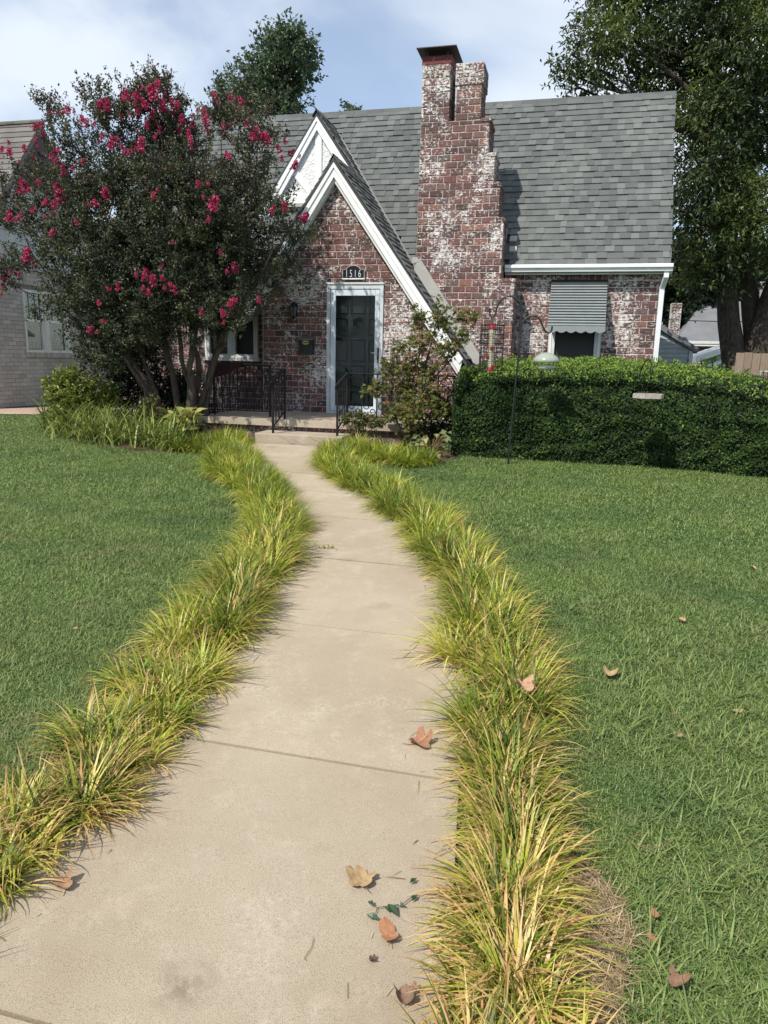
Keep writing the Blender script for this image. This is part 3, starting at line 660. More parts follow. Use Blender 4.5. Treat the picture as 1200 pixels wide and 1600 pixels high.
# left main wall behind the flowering tree (white painted brick)
g = MB()
g.box(-8.65, -6.80, YW+0.0015, YW+0.3, 0.2, 3.08).box(-6.80, -5.70, YW+0.0015, YW+0.3, 0.2, 1.50).box(-6.80, -5.70, YW+0.0015, YW+0.3, 2.62, 3.08).box(-5.70, -5.2, YW+0.0015, YW+0.3, 0.2, 3.08)
g.prism([(13.4, 0.2), (17.0, 0.2), (17.0, 3.05), (14.65, 5.95), (13.4, 4.0)], -8.65, -8.4, 'x')
lw = g.build('left_wall', M_MORTAR, house)
g = MB()
for r in rows(0.32, 3.06, lambda z: [(-8.65, -6.80), (-5.70, -5.235)] if 1.5 < z < 2.62 else [(-8.65, -5.235)], 0.04):
    mm = bmesh_[len(g.v) % 7][1]; g.add([(r[0]+p[0]*(r[1]-r[0]), YW+p[1], r[2]+p[2]*(r[3]-r[2])) for p in mm.v], mm.f, random.random())
g.build('bricks', M_BRICK, lw, kind='stuff')
MB().box(-8.65, 1.35, 17.0, 17.2, 0.2, 3.05).build('back_wall', M_MORTAR, house)

# --- roofs
SL = 1.652; ZE, YE = 3.105, 12.80
def mz(y): return ZE+SL*(y-YE)
LM = math.hypot(1, SL); vM = Vector((0, 1/LM, SL/LM)); nM = Vector((0, -SL/LM, 1/LM))
RX0, RX1, YRD = -8.9, 1.41, 14.65; ZR = mz(YRD)
g = MB()
g.prism([(YE, ZE-0.03), (YRD, ZR-0.03), (17.4, 3.0), (17.4, 2.92), (YRD, ZR-0.14), (YE, ZE-0.13)], RX0, RX1, 'x')
roof = g.build('main_roof', M_ROOFBASE, house)
SP = 1.39
def pz(x): return 4.66-SP*(x+3.9)       # shared right slope of the two gables
LP = math.hypot(1, SP); vP = Vector((-1/LP, 0, SP/LP)); nP = Vector((SP/LP, 0, 1/LP))
sh = []    # (origin, u, v, n, width, height, depth for sorting, roof key)
def mask_main(x, y):
    z = mz(y)
    if -8.9 < x and x > -4.75 and x < -2.72 and z < pz(x)+0.03: return False
    if x <= -4.75:
        zl = 5.81-1.45*(-4.73-x)
        if z < zl and y > 13.42: return False
    return True
lenM = (YRD-YE)*LM; ck = 0; t = -0.03
EXP = 0.128
while t < lenM-0.04:
    x = RX0-random.random()*0.2; tone = 0
    while x < RX1:
        tone = 1-tone if random.random() < 0.86 else tone
        w = random.choice((0.10, 0.12, 0.13, 0.15, 0.17, 0.19)); a, b = max(x, RX0), min(x+w, RX1); x += w
        if b-a < 0.03: continue
        p = Vector((a, YE, ZE))+vM*t
        if not mask_main((a+b)/2, p.y+0.04): continue
        if -2.62 < (a+b)/2 < -1.22 and p.y < 13.1: continue
        sh.append((p, Vector((1, 0, 0)), vM, nM, b-a, min(0.2, lenM-t), depth(a, p.y)+ (0 if a > -1.1 else 3), 'main', tone))
    t += EXP
# right slope of the gables: courses run along Y
t = 0.0; lenP = 3.05*LP
while True:
    xx_ = -1.66-t/LP
    if xx_ < -4.73: break
    z = pz(xx_); y0 = 11.86 if xx_ > -3.9 else 13.40
    y1 = 12.37 if xx_ > -2.62 else (YE+(z-ZE)/SL+0.10)
    if xx_ > -2.62: y1 = 12.37
    y = y0-random.random()*0.15
    while y < y1:
        w = random.choice((0.14, 0.18, 0.22, 0.28)); a, b = max(y, y0), min(y+w, y1); y += w
        if b-a < 0.03: continue
        sh.append((Vector((xx_, b, z)), Vector((0, -1, 0)), vP, nP, b-a, 0.19, depth(xx_, a)+0.5, 'gable', random.randint(0, 1)))
    t += EXP
# left slopes and dormer base slabs
g = MB()
g.prism([(-3.9, pz(-3.9)-0.02), (-1.64, pz(-1.64)-0.02), (-1.64, pz(-1.64)-0.085), (-3.9, pz(-3.9)-0.085)], 11.85, 12.36)
g.prism([(-3.9, pz(-3.9)-0.021), (-2.64, pz(-2.64)-0.021), (-2.64, pz(-2.64)-0.085), (-3.9, pz(-3.9)-0.085)], 12.36, 14.3)
g.prism([(-3.9, 4.645), (-3.9, 4.58), (-5.34, 4.58-1.44*1.40), (-5.34, 4.645-1.44*1.40)], 11.85, 14.2)
g.prism([(-4.73, 5.80), (-3.88, pz(-3.88)-0.022), (-3.88, pz(-3.88)-0.085), (-4.73, 5.735)], 13.39, 14.5)
g.prism([(-4.73, 5.80), (-4.73, 5.735), (-5.86, 5.735-1.13*1.45), (-5.86, 5.80-1.13*1.45)], 13.39, 14.5)
groof = g.build('gable_roof', M_ROOFBASE, house)
t = 0.0
while t < 1.40*1.72:
    xx_ = -5.33+t/1.72; z = 4.65+1.40*(xx_+3.9)
    y = 11.86
    while y < 14.0:
        w = random.choice((0.16, 0.22, 0.28)); b = min(y+w, 14.0)
        sh.append((Vector((xx_, y, z)), Vector((0, 1, 0)), Vector((1/1.72, 0, 1.40/1.72)), Vector((-1.40/1.72, 0, 1/1.72)), b-y, 0.19, 40, 'gable', random.randint(0, 1))); y += w
    t += EXP
sh.sort(key=lambda s: s[6])
sm = MB(); sm.add([(0.004, 0, 0.027), (0.996, 0, 0.027), (1, 1, 0.004), (0, 1, 0.004), (0.006, 0, 0), (0.994, 0, 0), (1, 1, -0.004), (0, 1, -0.004)],
                  [(0, 1, 2, 3), (0, 4, 5, 1), (1, 5, 6, 2), (3, 7, 4, 0)])
smes = []
for q in (0.0, 1.0): sm.r = [q]*len(sm.f); sme = sm.mesh('shingle'); sme.materials.append(M_SHINGLE); smes.append(sme)
srest = {'main': MB(), 'gable': MB()}; sroof = {'main': roof, 'gable': groof}
for i, (o_, u, v, nn, w, h, d_, key, tone) in enumerate(sh):
    lift = nn*random.choice((0, 0.002, 0.009))
    if i < 300:
        o = bpy.data.objects.new('shingle', smes[tone]); COL.objects.link(o); o.parent = sroof[key]
        o.matrix_local = Matrix(((u.x*w, v.x*h, nn.x, o_.x+lift.x), (u.y*w, v.y*h, nn.y, o_.y+lift.y), (u.z*w, v.z*h, nn.z, o_.z+lift.z), (0, 0, 0, 1)))
    else:
        srest[key].add([o_+lift+u*(p[0]*w)+v*(p[1]*h)+nn*p[2] for p in sm.v], sm.f, tone+random.random()*0.999)
for k in srest: srest[k].build('shingles', M_SHINGLE, sroof[k], kind='stuff')
x = RX0
while x < RX1-0.02:
    g = MB(); b = min(x+0.27, RX1+0.01); g.add([(x, YRD-0.11, mz(YRD-0.11)+0.022), (b, YRD-0.11, mz(YRD-0.11)+0.022), (b, YRD, ZR+0.034), (x, YRD, ZR+0.034), (b, YRD+0.12, ZR-0.1), (x, YRD+0.12, ZR-0.1)], [(0, 1, 2, 3), (3, 2, 4, 5)], random.random()*0.5); x += 0.265; g.build('ridge_shingle', M_SHINGLE, roof)
for y0, y1, x_, z_ in ((11.84, 13.45, -3.9, 4.672), (13.37, 14.5, -4.735, 5.83)):
    y = y0
    while y < y1:
        g = MB(); b = min(y+0.2, y1); g.add([(x_-0.08, y, z_-0.09), (x_-0.08, b, z_-0.09), (x_, b, z_+0.025), (x_, y, z_+0.03), (x_+0.08, b, z_-0.09), (x_+0.08, y, z_-0.085)], [(0, 3, 2, 1), (3, 5, 4, 2)], random.random()*0.4); y += 0.2; g.build('ridge_shingle', M_SHINGLE, groof)
# flashing: valley on the roof, board on the chimney face
a = Vector((-4.62, YE+(pz(-4.62)-ZE)/SL, pz(-4.62))); b = Vector((-2.74, YE+(pz(-2.74)-ZE)/SL, pz(-2.74)))
MB().beam(a+nM*0.045, b+nM*0.045, 0.085, 0.03).build('valley_flashing', M_FLASH_D, house)
g = MB(); g.prism([(-2.66, 3.00), (-2.60, 3.17), (-2.53, 3.13), (-1.50, 1.64), (-1.50, 1.45), (-1.60, 1.50)], YC-0.030, YC-0.012)
g.prism([(-2.69, 3.09), (-2.69, 3.19), (-2.60, 3.19), (-2.58, 3.12)], YC-0.034, YC-0.008)
g.build('flashing_board', M_FLASH, house)
# rake boards (outer board + inner moulding), front gable
def rake(xp, zp, sl, dx, w, y0, y1):
    """board below the line z = zp - sl*|x-xp| running dx sideways"""
    zz = lambda x: zp-sl*abs(x-xp); x1 = xp+dx
    return [(xp, zp), (x1, zz(x1)), (x1-(0.06 if dx > 0 else -0.06), zz(x1)-w), (xp, zp-w)], y0, y1
for nm, args in (('rake_board', (-3.9, 4.575, 1.37, 2.20, 0.215, 11.865, 11.905)), ('rake_board', (-3.9, 4.575, 1.40, -1.38, 0.215, 11.865, 11.905))):
    p, y0, y1 = rake(*args); o = MB().prism(p, y0, y1).build(nm, M_WHITE, house)
    q = rake(args[0], args[1], args[2], args[3], 0.075, y0-0.018, y0-0.001)
    MB().prism(*q).build('rake_moulding', M_WHITE, o)
    q = rake(args[0], args[1]-0.10, args[2], args[3]*0.985, 0.19, 11.906, 12.0)
    MB().prism(*q).build('frieze_board', M_WHITE2, o)
for args in ((-4.73, 5.735, 1.41, 0.86, 0.21, 13.40, 13.44), (-4.73, 5.735, 1.45, -1.12, 0.21, 13.40, 13.44)):
    p, y0, y1 = rake(*args); o = MB().prism(p, y0, y1).build('rake_board', M_WHITE, house)
    q = rake(args[0], args[1], args[2], args[3], 0.07, y0-0.018, y0-0.001); MB().prism(*q).build('rake_moulding', M_WHITE, o)
dm = MB().prism([(-5.70, 4.15), (-3.6, 4.15), (-3.85, 4.50), (-4.73, 5.70), (-5.70, 4.32)], 13.47, 14.2).build('dormer_wall', M_STUCCO, house)
MB().box(-5.62, -3.95, 13.445, 13.475, 4.30, 4.47).build('timber_board', M_WHITE, dm)
MB().box(-4.775, -4.655, 13.447, 13.475, 4.472, 5.60).build('timber_board', M_WHITE, dm)
MB().prism([(-5.33, 4.93), (-5.25, 5.04), (-4.86, 4.55), (-4.86, 4.40)], 13.449, 13.475).build('timber_board', M_WHITE, dm)
MB().prism([(-4.14, 4.93), (-4.22, 5.04), (-4.57, 4.55), (-4.57, 4.40)], 13.449, 13.475).build('timber_board', M_WHITE, dm)
MB().box(-5.62, -3.9, 13.40, 13.47, 4.235, 4.297).build('dormer_sill', M_FLASH, dm)

# gutters and downspouts
def gutter(x0, x1):
    prof = [(12.74, 3.10), (12.70, 3.10), (12.665, 3.072), (12.665, 3.045), (12.69, 3.03), (12.70, 2.985), (12.80, 2.985), (12.80, 3.10), (12.79, 3.10), (12.79, 3.0), (12.74, 3.0)]
    o = MB().prism([(a, b) for a, b in prof], x0, x1, 'x').build('gutter', M_GUTTER, house)
    MB().box(x0, x1, 12.802, 12.83, 2.95, 3.09).build('fascia', M_WHITE2, o)
    MB().box(x0, x1-0.02, 12.832, YW-0.012, 2.985, 3.0).build('soffit', M_WHITE2, o)
gutter(-1.19, 1.43); gutter(-8.85, -5.30)
def downspout(x, y, zt, zb, w, kick):
    m_ = MB(); m_.beam((x+0.03, 12.75, zt), (x+0.03, 12.75, zt-0.10), w, 0.06); m_.beam((x+0.03, 12.755, zt-0.09), (x, y, zt-0.24), w, 0.06); m_.beam((x, y, zt-0.225), (x, y, zb), w, 0.06)
    if kick: m_.beam((x, y, zb), (x+kick, y-0.1, zb-0.1), w, 0.06)
    return m_.build('downspout', M_GUTTER, house)
downspout(1.315, 12.885, 2.99, 0.4, 0.075, 0.0)
downspout(-5.285, 12.86, 2.6, 0.75, 0.07, 0.1)

# house windows
def window(name, x0, x1, z0, z1, mull, sill=True):
    f = MB(); t_ = 0.10
    f.box(x0, x0+t_, YW-0.02, YW+0.1, z0, z1).box(x1-t_, x1, YW-0.02, YW+0.1, z0, z1).box(x0+t_, x1-t_, YW-0.019, YW+0.1, z1-t_, z1).box(x0+t_, x1-t_, YW-0.019, YW+0.1, z0, z0+t_*0.6)
    for a, b in mull: f.box(a, b, YW-0.018, YW+0.1, z0+t_*0.6, z1-t_)
    o = f.build(name, M_WHITE2, house)
    for xm in (x0+0.02, x1-0.045): MB().box(xm, xm+0.025, YW-0.032, YW-0.0205, z0, z1-0.01).build('moulding', M_WHITE, o)
    MB().box(x0+t_*0.9, x1-t_*0.9, YW+0.05, YW+0.06, z0+0.05, z1-t_*0.9).build('screen', M_SCREEN, o)
    if sill: MB().bbox(x0-0.03, x1+0.03, YW-0.06, YW-0.021, z0-0.07, z0-0.002, 0.006).build('sill', M_WHITE2, o)
window('window', -0.41, 0.435, 0.98, 2.845, [])
window('window', -6.80, -5.70, 1.50, 2.62, [(-6.33, -6.17)])
# awnings
def awning(x0, x1, zt, zb, proj, n, cat):
    aw = bpy.data.objects.new('awning', None); COL.objects.link(aw); aw.parent = house
    dz = (zt-zb)/n
    for k in range(n):
        f0, f1 = k/n, (k+1)/n; y0 = YW-0.04-proj*f0; y1 = YW-0.04-proj*f1; za = zt-(zt-zb)*f0; zb_ = zt-(zt-zb)*f1
        xa = x0; xb = x1
        MB().add([(xa, y0-0.004, za-0.008), (xb, y0-0.004, za-0.008), (xb, y1-0.030, zb_+0.004), (xa, y1-0.030, zb_+0.004), (xa, y0, za-0.006), (xb, y0, za-0.006), (xb, y1-0.004, zb_-0.004), (xa, y1-0.004, zb_-0.004)],
                 [(0, 3, 2, 1), (4, 5, 6, 7), (0, 1, 5, 4), (3, 7, 6, 2), (0, 4, 7, 3), (1, 2, 6, 5)]).build('slat', M_AWNING, aw)
    v = []; N_ = 66; yb = YW-0.04-proj-0.022
    for i in range(N_+1):
        x = x0+(x1-x0)*i/N_; v += [(x, yb, zb+0.004), (x, yb-0.002, zb-0.085-0.03*abs(math.sin(math.pi*6*i/N_)))]
    for i in range(N_+1): v += [(v[2*i][0], yb+0.006, v[2*i][2]), (v[2*i+1][0], yb+0.004, v[2*i+1][2])]
    q = 2*(N_+1)
    MB().add(v, [(2*i, 2*i+1, 2*i+3, 2*i+2) for i in range(N_)]+[(q+2*i, q+2*i+2, q+2*i+3, q+2*i+1) for i in range(N_)]+[(2*i+1, q+2*i+1, q+2*i+3, 2*i+3) for i in range(N_)]).build('valance', M_AWNING, aw)
    for x in (x0+0.01, x1-0.014): MB().prism([(YW-0.03, zt-0.01), (YW-0.03, zb+0.05), (YW-0.02-proj, zb-0.03), (YW-0.03-proj, zb+0.01)], x, x+0.004, 'x').build('side_wing', M_AWNING, aw)
    MB().box(x0-0.005, x1+0.005, YW-0.055, YW-0.013, zt-0.002, zt+0.022).build('mounting_rail', M_IRON, aw)
    return aw
awning(-0.425, 0.468, 2.852, 2.12, 0.57, 16, 0)
awning(-6.75, -5.60, 2.70, 2.25, 0.40, 10, 0)

# front door
dr = bpy.data.objects.new('front_door', None); COL.objects.link(dr); dr.parent = house
g = MB(); g.box(-4.050, -3.992, YF-0.03, YF+0.06, 0.605, 2.75).box(-3.130, -3.074, YF-0.03, YF+0.06, 0.605, 2.75).box(-3.992, -3.130, YF-0.029, YF+0.06, 2.655, 2.75)
g.box(-4.055, -3.069, YF-0.045, YF-0.031, 2.728, 2.757).box(-3.992, -3.13, YF-0.02, YF+0.06, 0.605, 0.635)
g.build('door_trim', M_DOORTRIM, dr)
g = MB(); xa, xb, za, zb = -3.985, -3.137, 0.64, 2.648
g.bbox(xa, -3.898, YF-0.02, YF+0.015, za, zb, 0.006).bbox(-3.215, xb, YF-0.02, YF+0.015, za, zb, 0.006).bbox(-3.896, -3.217, YF-0.019, YF+0.014, 2.545, zb, 0.006).bbox(-3.896, -3.217, YF-0.019, YF+0.014, za, 0.735, 0.006)
sdn = g.build('storm_door', M_DOORFRAME, dr)
g = MB(); g.bbox(-3.16, -3.135, YF-0.034, YF-0.0215, 1.47, 1.71, 0.004); g.build('handle_plate', M_IRON, sdn)
MB().tube([(-3.148, YF-0.034, 1.615), (-3.148, YF-0.075, 1.615), (-3.17, YF-0.085, 1.617), (-3.245, YF-0.082, 1.625)], 0.010, 8).build('handle', M_STEEL, sdn)
for z in (0.9, 1.65, 2.4): MB().box(-3.997, -3.985, YF-0.034, YF-0.0205, z-0.05, z+0.05).build('hinge', M_DOORFRAME, sdn)
MB().box(-3.897, -3.216, YF-0.004, YF-0.001, 0.736, 2.544).build('glass', M_GLASS, sdn)
inner = MB().box(-3.99, -3.13, YF+0.105, YF+0.15, 0.63, 2.65).build('inner_door', M_DOOR, dr)
cols = [(-3.975, -3.705), (-3.665, -3.395), (-3.355, -3.145)]; rws = [(0.74, 0.98), (1.04, 1.42), (1.47, 1.86), (1.91, 2.21), (2.26, 2.60)]
for ci, (a, b) in enumerate(cols):
    for ri, (c, d) in enumerate(rws):
        if ci == 1 and ri == 3: continue
        m_ = MB(); m_.add([(a, YF+0.1045, c), (b, YF+0.1045, c), (b, YF+0.1045, d), (a, YF+0.1045, d), (a+.018, YF+0.078, c+.018), (b-.018, YF+0.078, c+.018), (b-.018, YF+0.078, d-.018), (a+.018, YF+0.078, d-.018), (a+.035, YF+0.1035, c+.035), (b-.035, YF+0.1035, c+.035), (b-.035, YF+0.1035, d-.035), (a+.035, YF+0.1035, d-.035)],
                       [(8, 9, 10, 11)]+[(q+i, q+(i+1) % 4, q+4+(i+1) % 4, q+4+i) for q in (0, 4) for i in range(4)])
        m_.build('door_panel', M_DOOR, inner)
for a, b in ((-3.625, -3.538), (-3.518, -3.432)):
    for c, d in ((1.925, 2.055), (2.075, 2.20)): MB().box(a, b, YF+0.090, YF+0.1046, c, d).build('pane', M_DARKGLASS, inner)
MB().box(-4.05, -3.07, YF+0.152, YF+0.17, 0.6, 2.7).build('door_backing', M_DOOR, dr)
MB().box(-4.05, -3.07, YF-0.03, YF+0.15, 0.58, 0.604).build('threshold', M_STEEL, dr)

# roof vents beside the chimney
for (vx, vz) in ((-1.10, 3.52), (-1.09, 3.34)):
    y = YE+(vz-ZE)/SL; c = Vector((vx, y, vz))+nM*0.02
    MB().obox(c-Vector((0.06, 0, 0))-vM*0.05, (0.12, 0, 0), vM*0.10, nM*0.05).build('roof_vent', M_FLASH, roof)

# ------------------------------------------------------------------ porch
porch = thing('porch', 'low tan concrete porch with one step in front of the storm door', 'porch')
MB().box(-5.62, -1.55, 10.36, YF+0.007, 0.50, 0.60).build('floor_slab', M_PORCH, porch)
g = MB().box(-5.58, -1.6, 10.45, 12.0, 0.2, 0.499).build('foundation', M_MORTAR, porch)
x = -5.55
while x < -1.65:
    for z in (0.29, 0.395):
        o = bpy.data.objects.new('brick', bmesh_[int(x*10) % 7][0]); COL.objects.link(o); o.parent = porch
        o.location = (x+(0.1 if z < 0.35 else 0), 10.45, z); o.scale = (0.2, 1, 0.094)
    x += 0.213
MB().bbox(-4.45, -3.10, 9.90, 10.44, 0.2, 0.43, 0.012).build('step', M_PORCH, porch)
cr = MB()
for p0 in ((-4.1, 0.41), (-3.85, 0.36), (-3.6, 0.42)):
    pts = [(p0[0]+0.07*i, 9.8985, p0[1]-0.03*i+random.uniform(-0.02, 0.02)) for i in range(5)]; cr.tube(pts, 0.0014, 4)
cr.build('crack', M_IRON, porch)

# ------------------------------------------------------------------ railings
def spiral(c, r0, r1, a0, turns, plane, n=18):
    out = []
    for i in range(n+1):
        t = i/n; a = a0+turns*2*math.pi*t; r = r0+(r1-r0)*t
        d = r*math.cos(a); z = r*math.sin(a)
        out.append((c[0]+d, c[1], c[2]+z) if plane == 'x' else (c[0], c[1]+d, c[2]+z))
    return out
def rail_panel(root, x0, x1, y, z0, z1, n, scroll_low):
    MB().bbox(x0-0.02, x1+0.02, y-0.018, y+0.018, z1-0.022, z1, 0.004).build('top_rail', M_IRON, root)
    MB().box(x0, x1, y-0.010, y+0.010, z0+0.075, z0+0.092).build('bottom_rail', M_IRON, root)
    for x in (x0, x1): MB().box(x-0.014, x+0.014, y-0.014, y+0.014, z0, z1-0.023).build('post', M_IRON, root)
    w = (x1-x0)/n
    for k in range(1, n):
        x = x0+k*w; MB().box(x-0.008, x+0.008, y-0.008, y+0.008, z0+0.093, z1-0.023).build('baluster', M_IRON, root)
    for k in range(n):
        xc = x0+(k+0.5)*w; m_ = MB()
        if scroll_low:
            r = w*0.30
            m_.tube(spiral((xc-w*0.18, y, z0+0.24), r, r*0.2, 0, 1.5, 'x'), 0.0075, 5); m_.tube(spiral((xc+w*0.2, y, z0+0.16), r, r*0.25, math.pi, 1.25, 'x'), 0.0075, 5)
            m_.tube([(xc+w*0.45*math.cos(a), y, z1-0.20+0.16*math.sin(a)) for a in np.linspace(0, math.pi, 9)], 0.0075, 5)
        else:
            r = w*0.33
            for s in (-1, 1):
                m_.tube(spiral((xc+s*r*0.9, y, z1-0.11), r*0.85, r*0.2, math.pi*(0 if s < 0 else 1), 1.4*(1 if s < 0 else -1), 'x', 12), 0.0075, 5)
                m_.tube([(xc+s*w*0.10, y, z1-0.17), (xc+s*w*0.04, y, z0+0.55), (xc+s*w*0.30, y, z0+0.35), (xc+s*w*0.12, y, z0+0.10)], 0.0075, 5)
        m_.build('scroll', M_IRON, root)
rl = thing('porch_railing', 'black wrought iron porch railing with scrollwork and a maroon cloth over its left end', 'railing')
rail_panel(rl, -5.52, -4.56, 10.75, 0.60, 1.405, 7, False)
# side run from the panel to the step post
rr = thing('porch_railing', 'black iron railing with open scrolls in front of the storm door behind the maple', 'railing')
rail_panel(rr, -3.215, -1.62, 10.50, 0.60, 1.325, 7, True)
def step_rail(x, y0, y1, zb0, zb1, label):
    t_ = thing('step_handrail', label, 'handrail')
    MB().beam((x, y1+0.02, zb1-0.008), (x, y0-0.05, zb0-0.008), 0.034, 0.024).build('top_rail', M_IRON, t_)
    MB().tube([(x, y0-0.05, zb0-0.008), (x, y0-0.085, zb0-0.03), (x, y0-0.08, zb0-0.065), (x, y0-0.05, zb0-0.06)], 0.014, 6).build('rail_curl', M_IRON, t_)
    MB().box(x-0.014, x+0.014, y0-0.014, y0+0.014, 0.425, zb0-0.02).build('post', M_IRON, t_)
    MB().box(x-0.014, x+0.014, y1-0.014, y1+0.014, 0.60, zb1-0.02).build('post', M_IRON, t_)
    MB().beam((x, y1, 0.72), (x, y0, 0.52), 0.016, 0.016).build('bottom_rail', M_IRON, t_)
    m_ = MB()
    for f in (0.25, 0.5, 0.75):
        y = y0+(y1-y0)*f; m_.box(x-0.007, x+0.007, y-0.007, y+0.007, 0.53+0.2*f, zb0+(zb1-zb0)*f-0.02)
    m_.build('balusters', M_IRON, t_)
    m_ = MB()
    for f in (0.3, 0.62):
        y = y0+(y1-y0)*f
        for z in (0.70+0.2*f, 0.95+0.15*f): m_.tube(spiral((x, y, z), 0.055, 0.012, 0, 1.4, 'y'), 0.005, 4)
    m_.build('scroll', M_IRON, t_)
step_rail(-4.20, 10.00, 10.46, 1.185, 1.35, 'slanting black iron handrail on the left of the porch step')
step_rail(-3.215, 10.02, 10.47, 1.165, 1.33, 'slanting black iron handrail on the right of the porch step')
# cloth
g = MB(); nU, nV = 14, 7; vs = []
for i in range(nU+1):
    u = i/nU; x = -5.56+0.56*u; drop = (0.235-0.02*math.sin(u*9))*(1-u**1.3)+0.04
    for j in range(nV+1):
        v = j/nV; vs.append((x+0.012*math.sin(7*v+3*u), 10.725-0.028*math.sin(min(1, v*3)*1.4)-0.006*math.sin(11*u+4*v), 1.428-drop*v+0.006*math.sin(14*u)*(1-v)))
for i in range(nU+1): vs.append((-5.56+0.56*i/nU, 10.79, 1.30+0.06*i/nU))
fs = [(i*(nV+1)+j, (i+1)*(nV+1)+j, (i+1)*(nV+1)+j+1, i*(nV+1)+j+1) for i in range(nU) for j in range(nV)]
bq = (nU+1)*(nV+1); fs += [(bq+i, bq+i+1, (i+1)*(nV+1), i*(nV+1)) for i in range(nU)]
tag(g.add(vs, fs).build('cloth', M_MAROON, None, True), 'dark maroon cloth draped over the left end of the porch railing', 'cloth')

# ------------------------------------------------------------------ things on the front wall
pl = thing('house_number_plaque', 'black arched house number plaque above the storm door reading 1516', 'sign')
def arch(w, z0, z1, zt, n=10):
    p = [(-w, z0), (w, z0), (w, z1), (w*0.62, z1)]
    p += [(w*0.62*math.cos(a), z1+(zt-z1)*math.sin(a)) for a in np.linspace(0.12, math.pi-0.12, n)]+[(-w*0.62, z1), (-w, z1)]
    return [(x-3.588, z) for x, z in p]
MB().prism(arch(0.190, 2.805, 2.966, 3.028), YF-0.04, YF-0.012).build('border', M_FLASH, pl)
MB().prism(arch(0.178, 2.825, 2.957, 3.017), YF-0.047, YF-0.041).build('face', M_BLACK, pl)
MB().box(-3.78, -3.395, YF-0.05, YF-0.0125, 2.803, 2.822).build('base_strip', M_WHITE, pl)
for ch, dx in zip('1516', (-0.112, -0.038, 0.036, 0.110)):
    cu = bpy.data.curves.new('digit', 'FONT'); cu.body = ch; cu.size = 0.165; cu.align_x = 'CENTER'; cu.extrude = 0.003; cu.offset = -0.0015
    tmp = bpy.data.objects.new('digit', cu); COL.objects.link(tmp); bpy.context.view_layer.update()
    me = bpy.data.meshes.new_from_object(tmp.evaluated_get(bpy.context.evaluated_depsgraph_get())); bpy.data.objects.remove(tmp)
    me.name = 'digit'; o = link('digit', me, M_WHITE2, pl); o.location = (-3.588+dx, YF-0.051, 2.838); o.rotation_euler = (math.pi/2, 0, 0); o.scale = (0.60, 1, 1)

mb = thing('mailbox', 'black wall mailbox with an oval brass plate left of the storm door', 'mailbox')
MB().prism([(11.90, 1.575), (12.008, 1.575), (12.008, 1.86), (11.90, 1.82)], -4.515, -4.27, 'x').build('body', M_BLACK, mb)
MB().prism([(11.885, 1.815), (12.0, 1.867), (12.008, 1.885), (11.88, 1.832)], -4.525, -4.26, 'x').build('lid', M_STEEL, mb)
g = MB(); n_ = 16; ring = [(-4.392+0.062*math.cos(a), 1.775+0.035*math.sin(a)) for a in np.linspace(0, 2*math.pi, n_, endpoint=False)]
g.prism(ring, 11.888, 11.899); plq = g.build('oval_plate', M_BRASS, mb)
MB().box(-4.44, -4.345, 11.885, 11.8875, 1.768, 1.782).build('slot', M_BLACK, plq)

ln = thing('wall_lantern', 'small dark wall lantern with pale panes on the shaded brick left of the door', 'lantern')
lx, ly, lz = -4.625, 11.93, 2.20
MB().box(lx-0.05, lx+0.05, YF-0.03, YF-0.012, lz+0.03, lz+0.22).build('back_plate', M_IRON, ln)
MB().lathe([(0.0, 0.24), (0.02, 0.23), (0.035, 0.20), (0.085, 0.165), (0.0, 0.165)], (lx, ly, lz), 6).build('cap', M_IRON, ln)
MB().lathe([(0.0, 0.0), (0.04, 0.0), (0.072, 0.16), (0.0, 0.16)], (lx, ly, lz), 6).build('pane', M_CURTAIN, ln)
g = MB()
for k in range(6):
    a = math.pi/3*k; g.tube([(lx+0.042*math.cos(a), ly+0.042*math.sin(a), lz), (lx+0.075*math.cos(a), ly+0.075*math.sin(a), lz+0.165)], 0.005, 4)
g.lathe([(0.0, -0.04), (0.02, -0.03), (0.045, 0.0), (0.0, 0.004)], (lx, ly, lz), 6); g.tube([(lx, ly, lz+0.2), (lx, YF-0.02, lz+0.2)], 0.012, 6)
g.build('frame', M_IRON, ln)

# ------------------------------------------------------------------ bird feeders
hk = thing('shepherd_hook', 'tall dark double shepherd hook standing in front of the hedge', 'feeder pole')
YH = 9.32
MB().tube([(-0.70, YH, 0.25), (-0.665, YH, 1.27), (-0.645, YH, 1.70), (-0.64, YH, 2.10)], 0.012, 8).build('pole', M_WIRE, hk)
def arcpts(pts, n=30): return [tuple(p) for p in resample([(a, b) for a, b in pts], n)]
MB().tube([(x, YH, z) for x, z in arcpts([(-0.64, 2.08), (-0.655, 2.22), (-0.715, 2.29), (-0.80, 2.325), (-0.88, 2.29), (-0.935, 2.21), (-0.955, 2.12), (-0.985, 2.08), (-1.018, 2.085), (-1.03, 2.13), (-1.03, 2.18)])], 0.0115, 8).build('hook', M_WIRE, hk)
MB().tube([(x, YH, z) for x, z in arcpts([(-0.642, 1.88), (-0.635, 1.97), (-0.60, 2.04), (-0.535, 2.09), (-0.465, 2.085), (-0.41, 2.035), (-0.375, 1.965), (-0.345, 1.915), (-0.305, 1.89), (-0.272, 1.915), (-0.265, 1.97)])], 0.0115, 8).build('hook', M_WIRE, hk)
tf = thing('tube_feeder', 'tall caged tube bird feeder with red caps hanging from the left hook', 'bird feeder')
cx_, cy_, z0, z1, rc = -0.985, YH, 1.425, 1.975, 0.145
g = MB()
for k in range(18):
    a = 2*math.pi*k/18; g.tube([(cx_+rc*math.cos(a), cy_+rc*math.sin(a), z0), (cx_+rc*math.cos(a), cy_+rc*math.sin(a), z1)], 0.0034, 4, cap=False)
